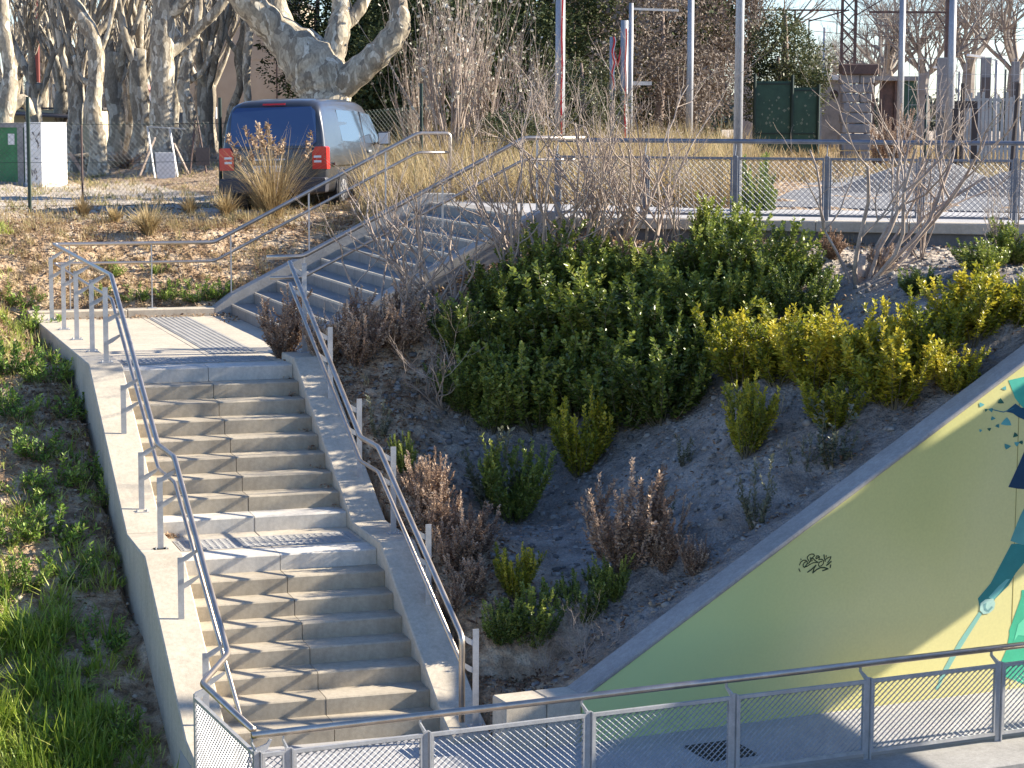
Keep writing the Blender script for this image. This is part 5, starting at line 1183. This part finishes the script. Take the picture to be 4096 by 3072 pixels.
m = MB(); m.box(-1.6, 1.25, .3, 3, -.1, 1.75); m.build('wall', M['yellow'], sh)
m = MB(); m.obox((-.8, -.25, 1.62), (1.5, 0, -.07), (0, .8, .04), (0, 0, .025)); m.box(-1.7, 1.35, .2, 3.1, 1.76, 1.82); m.build('roof', M['roof'], sh)
m = MB(); m.bar((-.1, -.8, 0), (.55, .2, 1.6), .14, .14); m.bar((.1, -.7, 0), (-.9, .2, 1.5), .08, .08); m.build('canopy_prop', M['twig_b'], sh)
wp = bobj('wooden_prop', 205, 56.5, 0, 'pale timber prop leaning against the leaning plane tree', 'timber prop'); m = MB(); 
p0 = at(190, 390, 56.5)-wp.location; p1 = at(150, 330, 56.3)-wp.location; m.bar((p0.x, p0.y, -.05), p1, .11, .09); m.build('beam', M['twig'], wp)
bb = bobj('beige_building', 518, 92, LR, 'large plain beige building block behind the trees left of the van', 'building')
m = MB(); H_ = 5.9; m.box(-2.1, 2.6, 0, 8, -.2, H_); m.build('wall', M['beige'], bb); m = MB(); m.box(-2.2, 2.7, -.1, 8.1, H_, H_+.15); m.build('roof', M['wgrey'], bb)
m = MB(); m.box(1.55, 1.6, -.04, -.002, 0, H_-.01); m.build('drain_pipe', M['iron'], bb)
m = MB(); m.box(.35, 1.5, -.03, -.001, 3.6, 5.5); m.build('wall_panel', M['beige'], bb)
hs = bobj('pink_house', 285, 135, LR, 'small pale house with a pinkish roof seen between the grove trunks', 'house'); m = MB(); m.box(-2.5, 1.2, 0, 5, -.2, 2.6); m.build('wall', M['white'], hs)
m = MB(); m.prism([(-2.8, 2.6), (1.5, 2.6), (-.6, 3.5)], lambda a, b: (a, -.2, b), lambda a, b: (a, 5.2, b)); m.build('roof', flat('tile_pink', (.4, .2, .16), .8), hs, fix=True)
lw2 = bobj('garden_wall', 420, 100, LR, 'long low grey wall far behind the grove', 'wall'); m = MB(); m.box(-14, 3.5, 0, .25, -.2, 1.35); m.build('wall_face', M['wgrey'], lw2)
lw3 = bobj('white_gate_post', 455, 88, LR, 'small white post box beside the far track', 'box'); m = MB(); m.box(-.22, .22, 0, .3, 1.15, 1.6); m.build('box', M['white'], lw3); m = MB(); m.box(-.03, .03, .1, .16, -.2, 1.149); m.build('leg', M['white'], lw3)
# sign frames leaning by the trunk
sg = bobj('sign_frame', 352, 53, LR, 'leaning metal frame with a white board hanging in it by the dark trunk', 'sign')
m = MB(); m.bar((-.22, 0, 0), (-.42, .2, 1.25), .04, .04); m.bar((.34, 0, 0), (.12, .2, 1.22), .04, .04); m.bar((-.44, .2, 1.25), (.5, .2, 1.2), .035, .035); m.build('frame', M['pole'], sg)
m = MB(); m.obox((.05, -.03, .31), (.23, 0, 0), (0, .01, .004), (-.03, .05, .31)); m.build('board', M['white'], sg)
sg2 = bobj('sign_frame', 418, 53.5, LR, 'dark easel shaped metal frame with a small dark board', 'sign')
m = MB(); m.bar((-.1, 0, 0), (.02, .1, 1.3), .035, .035); m.bar((.3, 0, 0), (.08, .1, 1.3), .035, .035); m.bar((-.5, .1, 1.22), (.15, .1, 1.22), .03, .03); m.build('frame', M['iron'], sg2)
m = MB(); m.obox((.22, -.04, .42), (.17, 0, 0), (0, .01, 0), (0, 0, .22)); m.build('board', M['roof'], sg2)
st2 = bobj('prop_stake', 330, 54, LR, 'thin pale stakes leaning at the foot of the dark trunk', 'stake'); m = MB(); m.bar((-.35, 0, 0), (0, .3, .95), .05, .05); m.bar((.9, -.2, .05), (.5, .1, .8), .05, .04); m.build('beam', M['twig'], st2)
rp = bobj('red_pole', 83, 78, 0, 'rusty red pole standing among the grove trunks', 'pole'); m = MB(); m.tube([(0, 0, -.2), (0, 0, 5.5)], .09, 8); m.build('shaft', flat('rust_red', (.20, .05, .04), .7), rp)
lg = bobj('log_pile', 240, 62, .3, 'pile of cut logs and brush at the foot of the grove', 'log pile'); random.seed(6)
for i in range(12):
    m = MB(); a = random.uniform(-.6, .6); L = random.uniform(.5, 1.1); c = Vector((random.uniform(-1.0, 1.0), random.uniform(-.3, .3), .08+.1*(i % 4))); d = Vector((math.cos(a), math.sin(a)*.4, random.uniform(-.15, .25)))*L/2; m.tube([c-d, c+d], random.uniform(.05, .11), 7); m.build('log', M['planeB'], lg)
for i, (u, d, lb) in enumerate([(268, 60, 'brown brush heap between the leaning tree and the dark trunk'), (150, 63, 'small brush heap at the foot of the cream shed'), (430, 58, 'low brush heap left of the van')]):
    p = gnd(u, d); o = empty('brush_heap', tuple(p), i, lb, 'brush heap'); o.scale = (1.5, 1.2, .6); link('branches', BM2[0], o); link('leaves', SH['B'][0][0], o)

# ---- poles
def pole(u, dep, r, vtop, label, mat='pole', vbase=None, cat='pole', name='light_pole', extra=None, group=None):
    p = gnd(u, dep); o = empty(name, tuple(p), 0, label, cat, group); zt = at(u, vtop, dep).z-p.z; m = MB(); m.tube([(0, 0, -.3), (0, 0, zt*.5), (0, 0, zt)], [r, r*.93, r*.85], 12); m.build('shaft', M[mat], o, smooth=True)
    if extra: extra(o, zt)
    return o
pp = K0+KD*2.42+KN*.62
o = empty('light_pole', (pp.x, pp.y, ZU), 0, 'tall grey light pole standing on the upper path behind the mesh railing', 'pole'); m = MB(); m.tube([(0, 0, 0), (0, 0, 2.5), (0, 0, 9)], [.060, .056, .045], 14); m.build('shaft', M['pole'], o, smooth=True); m = MB(); m.box(-.13, .13, -.13, .13, 0, .02); m.build('base_plate', M['pole'], o)
def tape(o, r, z0, z1, wob=0, side=-.3):
    m = MB(); n = 12
    for i in range(n):
        a = z0+(z1-z0)*i/n; b = z0+(z1-z0)*(i+1)/n; x = wob*math.sin(i*1.3); x2 = wob*math.sin((i+1)*1.3)
        m.add([(x-.025, -r-.01, a), (x+.02, -r-.012, a), (x2+.02, -r-.012, b), (x2-.025, -r-.01, b)], [(0, 1, 2, 3)])
        m.add([(x+.022, -r-.013, a), (x+.04, -r-.010, a), (x2+.04, -r-.010, b), (x2+.022, -r-.013, b)], [(0, 1, 2, 3)], 1)
    m.build('warning_tape', [M['red'], M['tape_w']], o)
tp = pole(1209, 52, .13, -40, 'thick grey pole with red and white tape running down it', name='taped_pole'); tape(tp, .13, .6, 4.5, .01)
tp = pole(1321, 54, .075, 80, 'short pole with a loop of red and white tape at its top', name='taped_pole'); tape(tp, .075, 2.0, 3.3, .03)
tp = pole(1347, 54, .11, 45, 'thick short pole striped with red tape beside the cross arm pole', name='taped_pole'); tape(tp, .11, .7, 3.5, .012)
m = MB(); a = Vector((0, 0, 0)); lo = at(1347, 70, 53.8)-tp.location; l1 = at(1334, 145, 53.8)-tp.location; l2 = at(1320, 85, 53.8)-tp.location; m.bar(lo, l1, .02, .06, (0, 1, 0)); m.bar(l1, l2, .02, .06, (0, 1, 0)); m.build('tape_loop', M['red'], tp)
def arms(o, zt):
    m = MB(); m.bar((0, 0, zt-.15), (1.35, 0, zt-.17), .06, .06); m.bar((0, 0, zt-2.1), (.6, 0, zt-2.1), .05, .10); m.build('arm', M['pole'], o)
pole(1361, 58, .07, 8, 'slim pole with two short arms to the right beside the taped ones', extra=arms)
pole(1489, 58, .10, -40, 'slim grey pole standing in the tall dry grass')
pole(1944, 62, .10, -40, 'tall bright pole left of the grey slabs')
pole(2052, 60, .115, -40, 'tall grey pole in front of the grey slabs at the right')
pole(1777, 110, .07, 60, 'thin distant mast left of the lattice pylon', name='mast')
def lamp(o, zt): m = MB(); m.bar((0, 0, zt-.02), (-.9, 0, zt+.12), .05, .05); m.obox((-1.05, 0, zt+.15), (.38, 0, -.05), (0, .12, 0), (.01, 0, .05)); m.build('lamp_head', M['white'], o)
pole(2150, 95, .07, 130, 'street lamp with its head to the left near the right edge', extra=lamp, cat='street lamp', name='street_lamp'); pole(2070, 105, .07, 155, 'smaller street lamp behind the black gate', extra=lamp, cat='street lamp', name='street_lamp')
# lattice pylon and catenary masts
def lattice(mb, x0, x1, z0, z1, w, n, y=0):
    for x in (x0, x1): mb.box(x-w, x+w, y-w, y+w, z0, z1)
    for i in range(n):
        a = z0+(z1-z0)*i/n; b = z0+(z1-z0)*(i+1)/n; mb.bar((x0, y-w*1.3, a), (x1, y-w*1.3, b), w*.9, w*.9, (0, 1, 0)); mb.bar((x1, y+w*1.3, a), (x0, y+w*1.3, b), w*.9, w*.9, (0, 1, 0))
py_ = gnd(1829, 88); o = empty('lattice_pylon', tuple(py_), LR, 'dark lattice steel pylon of the railway line', 'pylon'); m = MB(); lattice(m, -.27, .27, -.2, 9.5, .055, 17); m.build('lattice', M['iron'], o)
m = MB(); m.bar((0, 0, 5.6), (-1.6, 0, 5.15), .06, .06); m.bar((-1.6, 0, 5.2), (-1.6, 0, 4.3), .05, .05); m.bar((.3, 0, 5.4), (1.3, 0, 6.0), .05, .05); m.build('bracket', M['iron'], o)
p2_ = gnd(2041, 92); o = empty('catenary_mast', tuple(p2_), LR, 'dark catenary mast with a long horizontal arm to the left', 'mast'); m = MB(); m.box(-.09, .09, -.09, .09, -.2, 10); m.build('mast', M['iron'], o)
m = MB(); za = at(2041, 28, 92).z-p2_.z; m.bar((0, 0, za), (-3.3, 0, za), .09, .09); m.bar((-.0, 0, za-.8), (-.5, 0, za), .05, .05); m.build('arm', M['iron'], o)
p3_ = gnd(1700, 100); o = empty('catenary_mast', tuple(p3_), LR, 'catenary gantry with a small lattice head above the dark bush', 'mast'); za = at(1700, 23, 100).z-p3_.z
m = MB(); lattice(m, -.28, .28, -.2, za, .04, 22); m.build('mast', M['iron'], o); m = MB(); m.bar((-1.6, 0, za), (2.6, 0, za), .08, .08); m.bar((-2.0, 0, za-3.5), (0, 0, za-3.5), .06, .06); m.bar((2.2, 0, za), (2.2, 0, za-1.1), .04, .04); m.build('arm', M['iron'], o)
wr = empty('overhead_wires', (0, 0, 0), 0, 'thin overhead railway wires in the sky at the right', 'wires'); m = MB()
for va, vb in ((20, 60), (44, 84), (95, 70)):
    a = at(1560, va, 100); b = at(2260, vb, 95); m.tube([a+(b-a)*t+Vector((0, 0, -1.0*4*t*(1-t)*.3)) for t in np.linspace(0, 1, 12)], .014, 4)
m.build('wire', M['iron'], wr)

# ---- right side yard
def yard(name, u, dep, label, cat, rz=LR): return bobj(name, u, dep, rz, label, cat)
gp = yard('green_panel_fence', 1697, 70, 'two dark green metal panels between dark posts below the dark bush', 'fence'); s = px2m(70)
for i, (x0, x1, zt) in enumerate(((-66, 12, 2.55), (14, 68, 2.35))):
    m = MB(); m.box(x0*s, x1*s, 0, .04, .15, zt); m.build('panel', M['green_m'], gp)
    m = MB(); m.box(x0*s+.03, x1*s-.03, -.03, -.002, zt-.12, zt-.07); m.box(x0*s+.03, x1*s-.03, -.03, -.002, .85, .90); m.build('rail', M['dgreen'], gp)
for x, h in ((-68, 2.75), (13, 2.75), (70, 2.45)): m = MB(); m.tube([(x*s, -.05, -.2), (x*s, -.05, h)], .055, 8); m.build('post', M['dgreen'], gp)
# bullet-pocked flecks of peeled paint
m = MB(); random.seed(9)
for i in range(60):
    x = random.uniform(-60, 64)*s; z = random.uniform(.6, 2.2); r = random.uniform(.02, .06); m.add([(x+r*math.cos(k)*random.uniform(.5, 1.2), -.004, z+r*math.sin(k)) for k in (0, 1.5, 3, 4.6)], [(0, 1, 2, 3)])
m.build('peeled_paint', flat('peeled_pale', (.16, .20, .15), .8), gp)
g2 = yard('green_panel_fence', 1530, 74, 'small dark green panels left of the tall light pole', 'fence'); s2 = px2m(74)
for x0, x1, zt in ((-26, 0, 2.55), (2, 26, 2.4)): m = MB(); m.box(x0*s2, x1*s2, 0, .04, .5, zt); m.build('panel', M['green_m'], g2)
for x in (-27, 1, 27): m = MB(); m.tube([(x*s2, -.05, -.2), (x*s2, -.05, 2.5)], .04, 6); m.build('post', M['dgreen'], g2)
kb2 = yard('grey_kiosk', 1803, 84, 'small grey rendered kiosk with a pale flat roof and a round vent', 'kiosk'); s3 = px2m(84)
m = MB(); m.box(-28*s3, 24*s3, 0, 2, -.2, 2.75); m.build('wall', M['wgrey'], kb2); m = MB(); m.box(-36*s3, 30*s3, -.25, 2.2, 2.753, 2.95); m.build('roof', M['white'], kb2)
m = MB(); m.tube([(-2*s3, -.03, 2.2), (-2*s3, .02, 2.2)], .17, 12); m.build('vent', M['cap'], kb2); m = MB(); m.box(25*s3, 30*s3, -.1, .0, .5, 2.74); m.build('drain_pipe', M['white'], kb2)
sp = yard('stone_pillar', 1851, 66, 'grey pillar of rough stone blocks behind the railing', 'pillar'); random.seed(3); z = -.2; s4 = px2m(66)
while z < 2.6:
    h = random.uniform(.22, .34); w = random.uniform(.42, .52); 
    for x0, x1 in (((-w, random.uniform(-.1, .1)),) if random.random() < .4 else ((-w, w),)): 
        m = MB(); m.box(x0, x1, 0, .5, z, z+h-.02); bevel(m.build('stone', M['wgrey'], sp), .03)
        if x1 != w: m = MB(); m.box(x1+.02, w, 0, .5, z, z+h-.02); bevel(m.build('stone', M['wgrey'], sp), .03)
    z += h
m = MB(); m.box(-.5, .62, -.1, .6, 2.62, 2.95); bevel(m.build('cap_stone', M['iron'], sp), .03)
sl_ = yard('open_shelter', 1915, 80, 'open shelter with a thin flat roof and a dark green door', 'shelter'); s5 = px2m(80)
m = MB(); m.box(-62*s5, 68*s5, -.3, 2.5, 2.62, 2.78); m.build('roof', M['wgrey'], sl_)
for x in (-44, -30, 20, -12): m = MB(); m.box(x*s5-.06, x*s5+.06, 0, .12, -.2, 2.617); m.build('post', M['iron'], sl_)
m = MB(); m.box(24*s5, 64*s5, .0, .08, .1, 2.61); m.build('door', M['green_m'], sl_); m = MB(); m.box(-10*s5, 18*s5, .1, .16, .1, 2.61); m.build('wall_panel', M['iron'], sl_)
for i, (u, w, h, lb) in enumerate([(2034, 21, 3.15, 'tall weathered grey slab left of the black gate'), (2128, 21, 3.1, 'grey slab with a dark panel beside it right of the black gate'), (2192, 16, 3.1, 'grey slab near the right picture edge')]):
    o = yard('upright_slab', u, 66, lb, 'slab'); a = w*px2m(66); m = MB(); z0 = -.2 if i == 0 else 1.35
    m.box(-a/2, a/2, 0, .18, -.2, h); bevel(m.build('slab', M['wgrey'], o), .01); m = MB(); m.box(-a/2+.02, a/2-.02, -.03, -.002, .2 if i == 0 else 1.6, 1.5 if i == 0 else 2.5); m.build('panel', M['roof'] if i else M['conc_dark'], o)
ft = yard('wire_grid_fence', 2110, 64, 'tall pale wire grid fence joining the grey slabs', 'fence'); m = MB()
for x in np.arange(-2.0, 2.2, .28): m.bar((x, .1, -.1), (x, .1, 3.0), .015, .015)
for z in np.arange(.3, 3.1, .45): m.bar((-2.0, .1, z), (2.2, .1, z), .012, .012)
m.build('grid', M['pole'], ft)
pf = yard('picket_fence', 2150, 58, 'weathered pale picket fence with wire at the right edge', 'fence'); random.seed(1); pk = MB(); pk.box(-.035, .035, 0, .02, 0, 1.0); pme = pk.mesh('picket', noisy('grey_wood', [(.30,.285,.26),(.5,.47,.43)], 3, .8, .1, 40))
for x in np.arange(-.85, 1.0, .105):
    q = link('picket', pme, pf); q.location = (x, random.uniform(-.01, .01), -.1); q.scale = (random.uniform(.7, 1.2), 1, random.uniform(1.95, 2.15)); q.rotation_euler.y = random.uniform(-.015, .015)
m = MB(); m.box(-.9, 1.0, .021, .05, 1.8, 1.87); m.box(-.9, 1.0, .021, .05, .5, .57); m.build('rail', M['pole'], pf)
gt = yard('black_gate_frame', 2086, 50, 'open black rectangular gate frame behind the railing', 'gate'); s6 = px2m(50)
for x in (-22, 20): m = MB(); m.box(x*s6-.06, x*s6+.06, -.06, .06, -.2, 1.55); m.build('post', M['cap'], gt)
m = MB(); m.box(-24*s6, 24*s6, -.055, .055, 1.555, 1.72); m.build('lintel', M['cap'], gt)
for u, v, ln_, lb in [(2079, 180, .0, 'black upright post left of the gate frame in front of it'), (2192, 180, -.06, 'leaning black post near the right picture edge')]:
    p = gnd(u, 42); o = empty('black_post', tuple(p), 0, lb, 'post'); zt = at(u, v, 42).z-p.z; m = MB(); m.tube([(ln_, 0, -.2), (-ln_, 0, zt)], .045, 8); m.build('shaft', M['cap'], o)
gps = [(2000, 52, 205, 'thin dark green fence post by the rusty hedge'), (2170, 75, 150, 'thin post between the grey slabs')]
for u, d, v, lb in gps: pole(u, d, .035, v, lb, 'dgreen', name='fence_post', cat='post')
p = gnd(1940, 55); o = empty('rusty_hedge', tuple(p), 0, 'rusty brown dry hedge in front of the shelter', 'hedge'); o.scale = (1.7, 1.0, 1.75); link('leaves', SH['B'][1][0], o); link('stems', SH['B'][1][1], o)
p = gnd(1905, 56); o = empty('rusty_hedge', tuple(p), 2, 'rusty brown dry bush at the left end of the hedge', 'hedge'); o.scale = (1.3, 1.0, 1.5); link('leaves', SH['B'][0][0], o); link('stems', SH['B'][0][1], o)
p = gnd(1972, 50); m = MB(); random.seed(11); m.add([(random.uniform(-.02, .02)+a*.17, b*.12, .02+c*.13) for a, b, c in ((-1, -1, 0), (1, -1, 0), (1, 1, 0), (-1, 1, 0), (-.6, -.5, .8), (.2, -.6, 1.1), (.7, .3, .6), (-.4, .5, 1))], [(0, 1, 5, 4), (1, 2, 6, 5), (2, 3, 7, 6), (3, 0, 4, 7), (4, 5, 6, 7)])
o = m.build('plastic_bag', M['blue']); o.location = p; tag(o, 'crumpled bright blue plastic bag lying beside the rusty hedge', 'bag')
# dark mounds added to stand for shadows seen through the upper railing
for u, d, rx, ry, hh, lb in ((2010, 40, 2.6, 1.8, .62, 'dark mound standing for shadow behind the upper railing at the right'), (2230, 38, 2.2, 1.6, .55, 'second dark mound standing for shadow at the right picture edge'), (1330, 36.5, 1.7, 1.2, .5, 'low dark mound standing for shadow behind the first panels of the upper railing')):
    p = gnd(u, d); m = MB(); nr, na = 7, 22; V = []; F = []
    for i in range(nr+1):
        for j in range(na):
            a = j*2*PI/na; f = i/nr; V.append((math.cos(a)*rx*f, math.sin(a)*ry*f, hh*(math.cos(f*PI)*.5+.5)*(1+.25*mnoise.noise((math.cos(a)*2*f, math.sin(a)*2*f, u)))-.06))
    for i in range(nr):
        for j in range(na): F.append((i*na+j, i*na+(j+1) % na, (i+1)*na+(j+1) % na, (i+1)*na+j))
    m.add(V, F); o = m.build('shade_mound', noisy('shade_gravel', [(.10,.10,.105),(.19,.18,.175)], 5, .95, .8, 30, fine=.4, fscale=50, bdist=.05), smooth=True, fix=True); o.location = p; tag(o, lb, 'gravel mound')
# pale lane curving away behind the upper path
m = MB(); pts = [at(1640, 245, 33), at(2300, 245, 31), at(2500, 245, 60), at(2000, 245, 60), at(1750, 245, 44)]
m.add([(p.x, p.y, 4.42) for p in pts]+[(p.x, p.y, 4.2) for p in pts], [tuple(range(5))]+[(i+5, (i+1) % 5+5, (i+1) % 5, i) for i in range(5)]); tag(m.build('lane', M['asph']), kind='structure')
